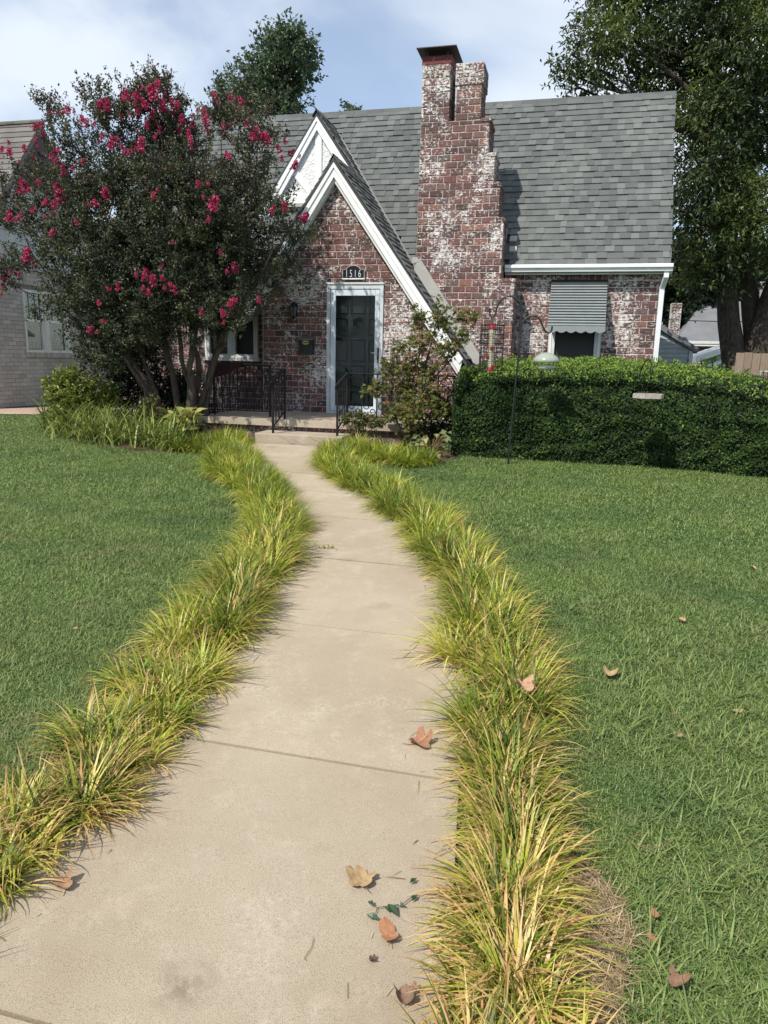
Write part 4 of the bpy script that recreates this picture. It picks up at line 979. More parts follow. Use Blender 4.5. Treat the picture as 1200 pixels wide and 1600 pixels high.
for k in range(11):
    z = z0+(z1-z0)*k/10; g.tube([(cx_+rc*math.cos(a), cy_+rc*math.sin(a), z) for a in np.linspace(0, 2*math.pi, 19)], 0.005 if k in (0, 10) else 0.0034, 4, cap=False)
for k in range(7):
    x = -rc+2*rc*(k+0.5)/7; h = math.sqrt(rc*rc-x*x); g.tube([(cx_+x, cy_-h, z1), (cx_+x, cy_+h, z1)], 0.0022, 4)
g.build('cage', M_WIRE, tf)
MB().lathe([(0.0, 0.0), (0.036, 0.0), (0.036, 0.47), (0.0, 0.47)], (cx_, cy_, z0+0.04), 14).build('seed_tube', M_SEED, tf)
MB().lathe([(0.0, 0.03), (0.02, 0.028), (0.046, 0.01), (0.046, -0.012), (0.0, -0.012)], (cx_, cy_, z1-0.03), 14).build('cap', M_RED, tf)
MB().lathe([(0.0, 0.035), (0.05, 0.035), (0.052, 0.0), (0.0, 0.0)], (cx_-0.003, cy_, z0-0.005), 14).build('base', M_RED, tf)
for dx, dz, dy in ((0.006, 0.275, -0.037), (-0.034, 0.165, -0.014), (0.032, 0.05, -0.015)):
    MB().lathe([(0.0, -0.028), (0.018, -0.02), (0.024, 0), (0.018, 0.022), (0.0, 0.028)], (cx_+dx, cy_+dy, z0+dz), 10).build('feed_port', M_RED, tf)
MB().tube([(cx_, cy_, z1), (-1.0, cy_, 2.04), (-1.012, cy_, 2.085)], 0.003, 4).build('hanger', M_WIRE, tf)
df = thing('dome_feeder', 'clouded plastic dome bird feeder hanging from the right hook over the hedge', 'bird feeder')
cx_ = -0.309
MB().lathe([(0.0, 0.115), (0.03, 0.112), (0.08, 0.098), (0.125, 0.07), (0.155, 0.035), (0.165, 0.005), (0.150, -0.01), (0.147, 0.0), (0.153, 0.012), (0.12, 0.062), (0.07, 0.09), (0.0, 0.104)], (cx_, YH, 1.545), 26).build('dome', M_PLASTIC, df, True)
MB().lathe([(0.0, 0.0), (0.105, 0.0), (0.113, 0.05), (0.106, 0.05), (0.1, 0.008), (0.0, 0.008)], (cx_, YH, 1.452), 24).build('dish', M_PLASTIC, df, True)
MB().tube([(cx_, YH, 1.46), (cx_, YH, 1.66)], 0.006, 6).build('rod', M_STEEL, df)
MB().tube([(cx_, YH, 1.66), (cx_, YH, 1.895)], 0.0025, 4).build('hanger', M_WIRE, df)
h2 = thing('shepherd_hook', 'short thin dark hook rising out of the hedge under the house corner', 'feeder pole')
K_ = 9.95/9.12
MB().tube([(0.775*K_, 9.95, 0.25), (0.775*K_, 9.95, 0.9), (0.775*K_, 9.95, 1.55+(1.40-1.55)*K_)], 0.007, 6).build('pole', M_WIRE, h2)
hp = arcpts([(0.775, 1.40), (0.79, 1.48), (0.82, 1.56), (0.855, 1.60), (0.885, 1.58), (0.897, 1.53), (0.887, 1.47), (0.893, 1.455), (0.915, 1.475), (0.915, 1.52)], 24); hq = []
for i, (x, z) in enumerate(hp):
    k_ = (9.95-0.83*min(1, i/15))/9.12; hq.append((x*k_, 9.12*k_, 1.55+(z-1.55)*k_))
MB().tube(hq, 0.0075, 6).build('hook', M_WIRE, h2)
tr = thing('tray_feeder', 'flat grey wooden tray bird feeder hanging against the hedge', 'bird feeder')
g = MB(); cxt, cyt, rz_ = 0.895, 9.12, 1.16
hexp = [(cxt+0.175*math.cos(a), cyt+0.175*math.sin(a)) for a in np.linspace(0.26, 2*math.pi+0.26, 6, endpoint=False)]
MB().prism(hexp, rz_, rz_+0.006, 'z').build('tray_floor', M_SCREEN, tr)
for k in range(6):
    a, b = hexp[k], hexp[(k+1) % 6]; MB().beam((*a, rz_+0.02), (*b, rz_+0.02), 0.016, 0.052).build('side_board', M_GREYWOOD, tr)
g = MB()
for k in (0, 2, 4): g.tube([(*hexp[k], rz_+0.04), (0.889, 9.12, 1.462)], 0.0014, 4)
g.build('hanger', M_WIRE, tr)

# ------------------------------------------------------------------ foliage helpers
def sphere_dirs(n, g):
    v = g.normal(size=(n, 3)); return unit(v)
def crown(name, lobes, yc, ydepth, nspr, nleaf, L, Wd, tw, m, parent, seed, rbias=0.45, updir=0.35, droop=0.0, tone=None, holes=()):
    g = np.random.default_rng(seed); A = np.array([l[:3] for l in lobes], float); w = A[:, 2]**2; w /= w.sum()
    idx = g.choice(len(A), nspr, p=w); d = sphere_dirs(nspr, g); rad = A[idx, 2]*(g.random(nspr)**rbias)
    yo = g.normal(0, 1, len(A)); yl = np.array([l[3] if len(l) > 3 else yc+ydepth*0.55*yo[i] for i, l in enumerate(lobes)])
    C = np.stack([A[idx, 0], yl[idx], A[idx, 1]], 1); Pp = C+d*rad[:, None]*np.array([1, 1.15, 1])
    for hx, hz, hr in holes:
        q = Pp[:, 1]/yc; k = np.hypot(Pp[:, 0]/q-hx, 1.55+(Pp[:, 2]-1.55)/q-hz) > hr; Pp, d, idx = Pp[k], d[k], idx[k]
    n = len(Pp)
    D = unit(d*0.75+np.array([0, 0, updir])+g.normal(0, 0.35, (n, 3))); ln = tw*g.uniform(0.5, 1.3, n)
    t = np.tile(np.linspace(0.05, 1, nleaf), n); D2 = np.repeat(D, nleaf, 0)
    base = np.repeat(Pp, nleaf, 0)+D2*(t*np.repeat(ln, nleaf))[:, None]; base[:, 2] -= droop*(t**2)*np.repeat(ln, nleaf)
    base += g.normal(0, tw*0.10, base.shape)
    LD = unit(D2*0.5+g.normal(0, 0.6, base.shape)+np.array([0, 0, -droop])); NN = unit(g.normal(0, 0.55, base.shape)+np.array([0, -0.25, 1]))
    sr = np.repeat(g.random(n), nleaf); rn = np.clip(0.62*sr+0.38*g.random(len(base)), 0, 1)
    if tone is not None: rn = np.clip(tone(base, rn, g), 0, 1)
    k = len(base)
    return leaves(name, base, LD, NN, L*g.uniform(0.65, 1.25, k), Wd*g.uniform(0.7, 1.2, k), rn, m, parent), Pp, D, ln
def limb(m_, a, b, r0, r1, g, bend=0.12, n=7, sides=7):
    a = np.array(a, float); b = np.array(b, float); ln = np.linalg.norm(b-a); k = g.normal(0, bend*ln, 3)
    pts = [a+(b-a)*t+k*math.sin(math.pi*t)*(1-0.3*t)+g.normal(0, 0.012*ln, 3)*(0 if t in (0, 1) else 1) for t in np.linspace(0, 1, n)]
    m_.tube([tuple(p) for p in pts], [r0+(r1-r0)*t for t in np.linspace(0, 1, n)], sides); return pts

def setback(l, y, y0):
    k = y/y0; return (l[0]*k, 1.55+(l[1]-1.55)*k, l[2]*k, y)
# ------------------------------------------------------------------ crape myrtle
CRAPE = [(-7.87,5.05,0.19),(-7.94,5.19,0.1),(-7.50,4.48,0.36),(-8.16,4.03,0.34),(-8.62,3.72,0.22),(-7.45,3.73,0.63),(-7.07,5.14,0.21),(-6.72,4.82,0.42),(-6.13,5.04,0.39),(-6.07,5.21,0.23),(-6.05,4.44,0.56),(-6.6,4.02,0.67),(-5.68,4.68,0.35),(-5.5,3.94,0.56),(-5.07,4.74,0.22),(-4.77,4.93,0.16),(-4.49,4.62,0.25),(-4.70,4.10,0.34),(-4.30,4.36,0.15),(-4.05,4.50,0.06),(-4.75,3.66,0.53),(-5.32,3.28,0.56),(-6.11,3.25,0.67),(-7.11,2.99,0.69),(-7.95,3.05,0.42),(-8.42,3.50,0.24),(-7.73,2.32,0.4),(-7.17,2.13,0.55),(-6.42,2.51,0.54),(-5.71,2.61,0.53),(-4.97,2.74,0.47),(-4.36,2.96,0.39),(-4.02,2.69,0.22),(-5.14,2.24,0.31),(-4.26,3.56,0.27),(-3.87,3.3,0.15),(-8.71,2.96,0.15),(-7.43,1.64,0.32),(-8.89,2.62,0.16),(-7.03,1.6,0.36),(-4.73,2.38,0.25),(-6.9,1.95,0.4),(-6.3,1.95,0.35),(-5.9,2.05,0.35),(-5.4,2.0,0.28),(-7.2,1.3,0.35),(-4.6,2.6,0.35),(-4.9,3.2,0.45),(-5.3,2.7,0.45)]
FRONT = [(-7.3,3.3,0.5),(-6.7,3.0,0.5),(-6.1,3.4,0.5),(-5.6,3.1,0.45),(-5.1,3.3,0.4),(-6.4,2.4,0.45),(-5.8,2.45,0.42),(-5.2,2.55,0.38),(-7.0,2.4,0.45),(-7.5,2.6,0.4),(-6.8,3.9,0.45),(-6.0,4.1,0.45),(-5.4,3.8,0.4),(-7.5,3.9,0.4),(-6.6,1.9,0.3),(-7.1,1.75,0.3),(-6.1,2.0,0.28),(-5.15,2.1,0.28),(-4.75,2.25,0.25),(-5.6,1.95,0.25)]
CRAPE += FRONT
SPRAYS = [((-7.55,4.6),(-7.98,5.22)),((-7.2,4.7),(-7.1,5.3)),((-6.8,4.8),(-6.75,5.35)),((-6.1,4.9),(-6.05,5.45)),((-5.75,4.7),(-5.5,5.25)),((-5.1,4.5),(-5.12,5.2)),((-4.7,4.6),(-4.62,5.2)),((-4.4,4.4),(-4.3,4.95)),((-8.3,3.9),(-8.95,4.15)),((-8.4,3.4),(-9.1,3.55)),((-8.3,2.9),(-9.05,2.75)),((-4.3,3.2),(-3.7,3.2)),((-6.45,4.8),(-6.35,5.3)),((-7.9,2.3),(-8.5,2.1))]
for (ax_, az_), (bx_, bz_) in SPRAYS:
    for t_ in (0.3, 0.55, 0.75, 0.9, 1.0): CRAPE.append((ax_+(bx_-ax_)*t_, az_+(bz_-az_)*t_, 0.13-0.07*t_))
crape = thing('crape_myrtle', 'large multi stemmed flowering tree with crimson blossom beside the porch', 'tree')
g = np.random.default_rng(21)
tb = MB()
stems = [((-6.05, 10.45, 0.25), (-6.9, 10.3, 1.75), 0.062), ((-5.95, 10.35, 0.25), (-6.35, 10.6, 1.95), 0.06), ((-5.72, 10.3, 0.25), (-5.62, 10.2, 1.30), 0.085), ((-5.55, 10.35, 0.25), (-5.2, 10.4, 1.9), 0.065), ((-5.85, 10.5, 0.25), (-5.85, 10.7, 2.0), 0.055), ((-5.62, 10.28, 0.9), (-5.45, 10.1, 2.0), 0.055), ((-6.1, 10.5, 0.25), (-7.15, 10.7, 1.6), 0.05), ((-5.95, 10.3, 0.25), (-6.6, 10.0, 1.5), 0.042), ((-5.66, 10.3, 1.0), (-5.75, 10.1, 2.1), 0.04), ((-5.6, 10.35, 0.6), (-5.0, 10.2, 1.9), 0.042), ((-6.2, 10.35, 0.6), (-6.75, 10.5, 2.0), 0.04)]
tops = []
for a, b, r in stems: p = limb(tb, a, b, r, r*0.72, g, 0.05, 8); tops.append((np.array(b), r*0.7))
tb.build('trunk', M_CBARK, crape, True)
ylobe = [10.3+float(np.clip(g.normal(0, 0.55), -1.1, 1.0)) for _ in CRAPE]
for k_ in range(len(CRAPE)-len(SPRAYS)*5-len(FRONT), len(CRAPE)-len(SPRAYS)*5): ylobe[k_] = 9.55+0.1*(k_ % 3)
for k_ in range(len(CRAPE)-len(SPRAYS)*5, len(CRAPE)): ylobe[k_] = 10.0+0.12*((k_//5) % 5)
lob = [setback(l, y, 10.3) for l, y in zip(CRAPE, ylobe)]
br = MB()
for (x, z, r, y) in lob:
    tgt = np.array([x, y, z]); j = min(range(len(tops)), key=lambda i: np.linalg.norm((tgt-tops[i][0])*np.array([1.6, 1, 0.5])))
    if r < 0.14: continue
    limb(br, tops[j][0], tgt, 0.022, 0.005, g, 0.07, 6, 5)
    for _ in range(2): limb(br, tgt, tgt+g.uniform(-r*0.7, r*0.7, 3), 0.006, 0.0025, g, 0.1, 4, 4)
for (ax_, az_), (bx_, bz_) in SPRAYS: limb(br, (ax_, 10.1, az_), (bx_, 10.1, bz_), 0.006, 0.002, g, 0.03, 5, 4)
br.build('branches', M_TWIG, crape, True)
def crape_tone(b, r, gg):
    return np.where(gg.random(len(r)) < 0.03+0.10*np.clip((b[:, 2]-3.2)/1.5, 0, 1), 0.98, r*0.92)
cr_o, Pp, Dd, Ln = crown('crown', lob, 10.3, 0.8, 6400, 28, 0.046, 0.028, 0.21, M_CRAPE, crape, 31, 0.62, 0.55, 0.0, crape_tone, [(-5.42, 4.85, 0.24), (-5.36, 5.1, 0.26), (-6.50, 4.72, 0.12), (-7.25, 4.80, 0.16), (-7.6, 4.95, 0.12), (-5.85, 3.6, 0.12), (-4.95, 4.35, 0.13), (-6.9, 3.5, 0.12)])
# blossom panicles
bm_ = []
for q in range(4):
    gg = np.random.default_rng(50+q); k = 130; t = gg.random(k)**0.8; rad = 0.075*(1-0.65*t)*np.sqrt(gg.random(k)); a = gg.uniform(0, 6.28, k)
    Pb = np.stack([rad*np.cos(a), rad*np.sin(a), t*0.17-0.05], 1); Db = unit(Pb*np.array([6, 6, 3])+gg.normal(0, 0.5, (k, 3)))
    o = leaves('blossom', Pb, Db, sphere_dirs(k, gg), 0.032*gg.uniform(0.7, 1.3, k), 0.034*gg.uniform(0.7, 1.2, k), gg.random(k), M_BLOOM); me = o.data; bpy.data.objects.remove(o); bm_.append(me)
# flower sites: tips on the outer, upper and left parts
BLS = [(240,150,1.5),(228,165,1.2),(255,170,1.2),(246,135,1),(268,160,1),(198,152,.9),(215,175,.8),(190,150,.8),(210,150,1),(155,165,1),(168,170,1),(104,173,1),(78,178,.6),(135,195,1.2),(128,190,.8),(160,215,.8),(205,180,.8),(230,198,1),(285,190,1),(302,195,.9),(275,168,.9),(298,220,1),(295,212,.8),(322,190,1.2),(318,175,.8),(335,150,.8),(361,155,1),(378,160,1),(370,172,.7),(350,200,.8),(325,205,.7),(395,215,1.2),(400,205,.8),(358,247,.9),(310,290,.9),(332,322,1.5),(240,307,.8),(165,305,1),(150,320,.9),(85,322,1),(95,310,1.3),(90,300,.8),(70,318,1),(40,295,1.4),(30,300,.8),(60,285,.8),(15,342,1.3),(25,345,.7),(82,245,1),(100,270,1),(55,200,1),(65,195,.8),(55,220,.6),(90,235,.7),(15,240,1),(38,235,.8),(128,254,1),(175,228,1.2),(218,231,1.5),(185,220,.7),(230,195,.6),(2,235,1),(43,404,1.5),(5,435,1.3),(8,450,1),(30,430,.7),(232,460,1),(185,450,1),(155,475,.8),(140,517,1),(163,505,.7),(228,430,1),(240,442,1.2),(213,430,.7),(255,437,.7),(270,450,1.1),(275,458,.6),(360,476,1.2),(350,492,1),(315,490,.8),(250,420,.7),(367,422,1.2),(345,395,.6),(405,470,.7),(270,380,.5),(325,345,.6),(460,262,1),(437,235,1),(418,221,1.3),(425,330,.8),(473,343,1.4),(440,250,.8),(445,325,.8),(455,240,.7),(412,215,.9),(195,240,.7),(120,350,.6),(80,365,.8),(250,205,.8),(236,180,1),(50,330,.7),(70,340,.6)]
def unproj(px, py, Y):
    d = r2*((px-600)/1135.15)-u2*((py-800)/1135.15)+fw
    return Vector((0, 0, 1.55))+d*(Y/d.y)
random.seed(4)
def front(px, py):
    d = unproj(px, py, 1.0)-Vector((0, 0, 1.55)); best = None
    for x, z, r, y in lob:
        q = Vector((x, y, z-1.55)); t = q.dot(d)/d.dot(d); m = (q-d*t).length
        if m < r*1.25:
            t2 = t-math.sqrt(max(r*r*1.3-m*m, 0.0))/d.length
            if best is None or t2 < best: best = t2
    if best is None: best = 10.0
    return Vector((0, 0, 1.55))+d*(best-0.03)
BLS += [(px+random.uniform(-16, 16), py+random.uniform(-14, 14), random.uniform(0.45, 0.7)) for px, py, s in BLS for _ in range(1) if py < 330 or s > 0.9]
for k, (px, py, s) in enumerate(BLS):
    w = front(px, py); o = bpy.data.objects.new('blossom', bm_[k % 4]); COL.objects.link(o); o.parent = crape
    o.location = w; s *= random.uniform(0.55, 0.78); o.scale = (s, s, s*1.05); o.rotation_euler = (random.uniform(-0.6, 0.6), random.uniform(-0.6, 0.6), random.uniform(0, 6.28))

# ------------------------------------------------------------------ hedge
hedge = thing('hedge', 'dense clipped evergreen hedge with bright new growth on top in front of the right wall', 'hedge')
g = np.random.default_rng(77)
HXa, HXb = -1.50, 4.2
def hf(x): return 9.75-0.02*(x+1.5)-0.17*np.maximum(x-0.8, 0)**1.5   # front line
def hb(x): return 11.55+0*x
def htop(x): return 1.56-0.16*np.maximum(x-1.2, 0)**1.3
_ht = htop
def htop(x): return _ht(x)-0.34*np.exp(-(x-HXa)/0.16)
def hsurf(u, v, x):
    """u in 0..1 runs up the front, over the top and down the back"""
    f, b, zt = hf(x), hb(x), htop(x)
    zb = gz(f)
    fr = u < 0.42; t = np.where(fr, u/0.42, (u-0.42)/0.58)
    y = np.where(fr, f-0.10*np.sin(math.pi*t)*0+0.24*np.maximum(t-0.66, 0)**2*8, f+0.10+(b-f-0.10)*t)
    z = np.where(fr, zb+(zt-0.24-zb)*t, zt-0.24+0.24*np.sin(np.minimum(t*2.2, math.pi/2)))
    return y, z
gx = np.linspace(HXa+0.08, HXb-0.08, 40); gu = np.linspace(0, 1, 24); V = []
for a in gx:
    y, z = hsurf(gu, 0, np.full(24, a)); ends = min(1, (a-HXa)/0.3)
    for b_, c_ in zip(y, z): V.append((a, b_+0.24*(1 if b_ < 10.6 else 0.3), max(c_-0.20, 0.2)))
F = [(i*24+j, (i+1)*24+j, (i+1)*24+j+1, i*24+j+1) for i in range(39) for j in range(23)]
link('hedge_core', np_mesh('hedge_core', V, F), plain('hedge_shade_core', (0.010, 0.012, 0.007), 1.0, 0.3, 20), hedge)  # solid dark sheet for the shaded twigs inside, stops see-through
n = 90000
x = g.uniform(HXa, HXb, n); u = g.beta(1.0, 1.15, n); y, z = hsurf(u, 0, x)
cl = np.sin(x*9+3*np.sin(z*7))*np.sin(z*11+2*np.sin(x*5)+y*6); fr = u < 0.42
dep = np.abs(g.normal(0, 0.055, n))*(1.2)
Nx = np.where(fr, 0.0, 0.0); Nn = np.stack([Nx+g.normal(0, 0.45, n), np.where(fr, -1.0, -0.25)+g.normal(0, 0.45, n), np.where(fr, 0.30+0.6*np.clip((u-0.3)/0.12, 0, 1), 1.0)+g.normal(0, 0.4, n)], 1)
Nn = unit(Nn)
lump = np.sin(x*3.1+1)*np.sin(z*4.3+x)+0.6*np.sin(x*6.3+z*3)
P = np.stack([x, y, z], 1)+Nn*(0.05*cl+0.022*lump-dep)[:, None]*0.9
P[:, 2] += 0.03*np.sin(x*2.3+1)*np.clip((z-1.2)*4, 0, 1)
# left end face
n2 = 9000; yy = g.uniform(9.75, 11.5, n2); zz = 0.26+g.random(n2)*1.18
P2 = np.stack([HXa+np.abs(g.normal(0, 0.05, n2))-0.04*np.sin(yy*9)*np.sin(zz*8)+0.10*np.maximum(zz-1.25, 0)*4, yy, zz], 1); N2 = unit(np.stack([-1+g.normal(0, .4, n2), g.normal(0, .5, n2)-0.2, 0.35+g.normal(0, .4, n2)], 1))
P = np.vstack([P, P2]); Nn = np.vstack([Nn, N2]); cl = np.concatenate([cl, np.zeros(n2)]); fr = np.concatenate([fr, np.ones(n2, bool)]); dep = np.concatenate([dep, np.zeros(n2)])
k = len(P); D = unit(g.normal(0, 1, (k, 3))+np.array([0, -0.3, 0.55])); D = unit(D-Nn*(np.sum(D*Nn, 1, keepdims=True)*0.7))
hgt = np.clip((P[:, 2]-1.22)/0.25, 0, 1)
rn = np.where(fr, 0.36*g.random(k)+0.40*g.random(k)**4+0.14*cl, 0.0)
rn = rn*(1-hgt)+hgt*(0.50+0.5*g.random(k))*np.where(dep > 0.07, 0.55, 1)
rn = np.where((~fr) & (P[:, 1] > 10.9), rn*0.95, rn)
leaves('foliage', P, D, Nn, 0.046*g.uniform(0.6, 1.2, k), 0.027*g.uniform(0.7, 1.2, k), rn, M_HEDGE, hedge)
# upright sprigs of new growth
ns = 900; x = g.uniform(HXa+0.05, HXb, ns); uu = g.uniform(0.40, 0.85, ns); y, z = hsurf(uu, 0, x); q = 7
B = np.repeat(np.stack([x, y, z-0.02], 1), q, 0); t = np.tile(np.linspace(0, 1, q), ns); B[:, 2] += t*np.repeat(g.uniform(0.02, 0.09, ns), q); B += g.normal(0, 0.008, B.shape)
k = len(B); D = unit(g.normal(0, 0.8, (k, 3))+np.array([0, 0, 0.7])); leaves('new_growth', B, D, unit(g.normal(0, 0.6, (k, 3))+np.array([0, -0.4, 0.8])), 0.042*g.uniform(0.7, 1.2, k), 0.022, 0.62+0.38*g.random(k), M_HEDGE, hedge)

# ------------------------------------------------------------------ other garden plants
MAPLE = [(-1.8,2.24,0.14),(-2.05,2.26,0.07),(-2.09,2.07,0.12),(-1.77,1.99,0.18),(-1.55,2.12,0.14),(-1.33,2.09,0.09),(-1.45,1.82,0.16),(-1.67,1.69,0.19),(-2.03,1.73,0.21),(-2.3,1.68,0.14),(-2.5,1.41,0.18),(-2.2,1.38,0.23),(-1.88,1.38,0.21),(-2.57,1.14,0.15),(-2.8,1.09,0.09),(-2.28,1.06,0.25),(-1.92,1.07,0.23),(-2.14,0.75,0.27),(-1.73,0.86,0.16),(-2.46,0.83,0.15)]
mp_ = thing('maple_shrub', 'thin sprawling japanese maple shrub with olive and rusty leaves right of the porch step', 'shrub')
g = np.random.default_rng(5); t_ = MB()
for a, b, r in (((-2.2, 10.05, 0.28), (-2.35, 10.0, 1.0), 0.022), ((-2.12, 10.08, 0.28), (-1.95, 10.05, 1.25), 0.02), ((-2.1, 10.0, 0.28), (-1.8, 9.95, 0.9), 0.018), ((-2.2, 10.1, 0.28), (-2.2, 10.2, 1.4), 0.018)): limb(t_, a, b, r, r*0.6, g, 0.06)
for x, z, r in MAPLE: limb(t_, (-2.1+0.4*(x+2.1), 10.05, min(z-0.25, 0.5+0.5*z*0.8)), (x, 10.1+g.normal(0, 0.1), z), 0.009, 0.003, g, 0.08, 6, 4)
t_.build('stems', M_BARK, mp_, True)
def star_leaves(name, lobes, yc, yd, nspr, per, size, m, parent, seed):
    """palmate leaves: five narrow fingers each"""
    g = np.random.default_rng(seed); A = np.array(lobes); w = A[:, 2]**2; w /= w.sum(); i = g.choice(len(A), nspr, p=w); d = sphere_dirs(nspr, g)
    c = np.stack([A[i, 0], yc+np.clip(g.normal(0, yd, len(A)), -2*yd, 2*yd)[i], A[i, 1]], 1)+d*(A[i, 2]*g.random(nspr)**0.5)[:, None]
    c = np.repeat(c, per, 0)+g.normal(0, 0.035, (nspr*per, 3)); k = len(c); f = unit(g.normal(0, 1, (k, 3))+np.array([0, -0.4, -0.3])); N = unit(g.normal(0, 0.6, (k, 3))+np.array([0, -0.4, 0.9])); s = unit(np.cross(f, N))
    f = unit(np.cross(N, s)); P, D, NN, LL = [], [], [], []
    sz = size*g.uniform(0.6, 1.25, k)
    for a, q in ((0, 1), (0.65, 0.9), (-0.65, 0.9), (1.35, 0.62), (-1.35, 0.62)):
        P.append(c); D.append(f*math.cos(a)+s*math.sin(a)); NN.append(N); LL.append(sz*q)
    r = np.tile(np.clip(0.55*np.repeat(g.random(nspr), per)+0.45*g.random(k), 0, 1), 5)
    return leaves(name, np.vstack(P), np.vstack(D), np.vstack(NN), np.concatenate(LL), np.concatenate(LL)*0.34, r, m, parent)
star_leaves('foliage', MAPLE, 10.08, 0.14, 450, 7, 0.058, M_MAPLE, mp_, 6)
def shrub(name, label, lobes, yc, m, seed, nspr, L, Wd, tw, cat='shrub', yd=0.25, base=None, near=None):
    t_ = thing(name, label, cat); g = np.random.default_rng(seed)
    if near: lobes = [setback(l, near, yc)[:3] for l in lobes]; yc = near
    crown('foliage', lobes, yc, yd, nspr, 12, L, Wd, tw, m, t_, seed, 0.6, 0.5)
    s_ = MB(); bx = base or (np.mean([l[0] for l in lobes]), yc, 0.28)
    for l in lobes: limb(s_, bx, (l[0], yc, l[1]), 0.014, 0.004, g, 0.08, 5, 5)
    s_.build('stems', M_BARK, t_); return t_
shrub('garden_bush', 'bright yellow green rounded bush at the left end of the flower bed', [(-8.48,0.94,0.2),(-8.16,1.0,0.2),(-7.85,0.9,0.2),(-8.69,0.71,0.16),(-8.31,0.73,0.22),(-7.93,0.63,0.2),(-7.61,0.8,0.15),(-8.3,1.08,0.16),(-8.0,0.8,0.2)], 10.9, M_BUSH, 61, 620, 0.065, 0.036, 0.12, near=10.3)
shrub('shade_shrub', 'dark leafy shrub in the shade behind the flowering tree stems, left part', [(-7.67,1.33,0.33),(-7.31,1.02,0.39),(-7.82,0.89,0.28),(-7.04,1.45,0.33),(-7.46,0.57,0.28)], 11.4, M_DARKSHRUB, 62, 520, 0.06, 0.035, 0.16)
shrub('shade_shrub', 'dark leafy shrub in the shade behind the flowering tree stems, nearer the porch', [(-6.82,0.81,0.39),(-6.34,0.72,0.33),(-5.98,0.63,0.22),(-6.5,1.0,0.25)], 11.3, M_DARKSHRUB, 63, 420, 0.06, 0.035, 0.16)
shrub('rusty_shrub', 'low shrub with rusty and yellow green leaves under the flowering tree', [(-6.15,0.71,0.16),(-5.94,0.62,0.14),(-6.32,0.55,0.14),(-5.67,0.58,0.12),(-6.05,0.45,0.15)], 9.9, M_RUST, 64, 200, 0.05, 0.03, 0.1, yd=0.12)
shrub('low_shrub', 'low shrub with orange tinged leaves under the right porch railing', [(-2.98,0.66,0.12),(-2.78,0.62,0.12),(-2.6,0.6,0.1)], 9.95, M_RUST, 65, 90, 0.05, 0.028, 0.08, yd=0.06)
shrub('dark_shrub', 'dark green shrub filling the gap between the maple shrub and the hedge', [(-1.75,0.75,0.2),(-1.65,0.5,0.2),(-1.95,0.55,0.2),(-1.62,1.0,0.16)], 10.15, M_DARKSHRUB, 66, 150, 0.055, 0.03, 0.12, yd=0.1)
# wilted plant
wl = thing('wilted_plant', 'half wilted broad leaved plant with pale tan leaves at the corner of the hedge', 'plant')
g = np.random.default_rng(8); k = 46; bx = np.array([-1.72, 9.45, 0.26]); s_ = MB(); Pl, Dl, rl_ = [], [], []
for i in range(k):
    a = g.uniform(0, 6.28); q = bx+np.array([0.26*math.cos(a)*g.random()**0.6, 0.16*math.sin(a), g.uniform(0.06, 0.36)])
    s_.tube([tuple(bx+g.normal(0, 0.03, 3)*np.array([1, 1, 0])), tuple((bx+q)/2+np.array([0, 0, 0.06])), tuple(q)], 0.004, 4); Pl.append(q); Dl.append([math.cos(a), math.sin(a)-0.4, g.uniform(-1.1, 0.3)]); rl_.append(g.random())
s_.build('stems', M_STRAW, wl)
leaves('foliage', np.array(Pl), np.array(Dl), unit(g.normal(0, .5, (k, 3))+np.array([0, -0.6, 0.7])), 0.12*g.uniform(.6, 1.2, k), 0.075, np.array(rl_), M_WILT, wl)

# daylilies
LILY = [(-8.15, 10.35), (-7.7, 9.95), (-7.25, 9.62), (-6.75, 9.38), (-6.25, 9.25), (-5.75, 9.18), (-5.35, 9.05), (-7.35, 10.1), (-6.6, 9.75), (-5.95, 9.6), (-7.9, 10.5)]
LLAB = ['at the left end of the bed by the bright bush', 'second from the left along the bed front', 'third from the left along the bed front', 'mid way along the bed front', 'in the bed front below the rusty shrub', 'in the bed front below the pale hosta', 'at the right end of the bed beside the border grass', 'behind the left front row of the bed', 'between the bed front and the rusty shrub', 'between the bed front and the hosta', 'tucked under the bright bush']
for i, ((x, y), lab) in enumerate(zip(LILY, LLAB)):
    g = np.random.default_rng(200+i); k = 120; az = g.uniform(0, 6.28, k); le = g.beta(1.6, 1.5, k); P = np.stack([x+0.13*g.normal(size=k), y+0.13*g.normal(size=k), np.full(k, gz(y)+0.005)], 1)
    t_ = thing('daylily', 'arching green strap leaf clump '+lab, 'plant', 'daylily clumps in the flower bed')
    blades('foliage', P, az, 0.05+0.6*le, 0.95+1.75*le, 0.80*g.uniform(0.55, 1.15, k), 0.024*g.uniform(0.7, 1.2, k), np.clip(g.random(k)*0.8+0.1*g.normal(), 0, 1)+0.2*(g.random(k) < 0.1), M_LILY, 6, t_)
# iris-like upright leaves
t_ = thing('iris_clump', 'upright blue green sword leaves beside the bright bush', 'plant'); g = np.random.default_rng(9); k = 40
blades('foliage', np.stack([-7.45+0.12*g.normal(size=k), 10.2+0.1*g.normal(size=k), np.full(k, 0.28)], 1), g.uniform(0, 6.28, k), 0.25*g.random(k), 0.5*g.random(k), g.uniform(0.4, 0.65, k), np.full(k, 0.02), 0.35*g.random(k), M_LILY, 5, t_)
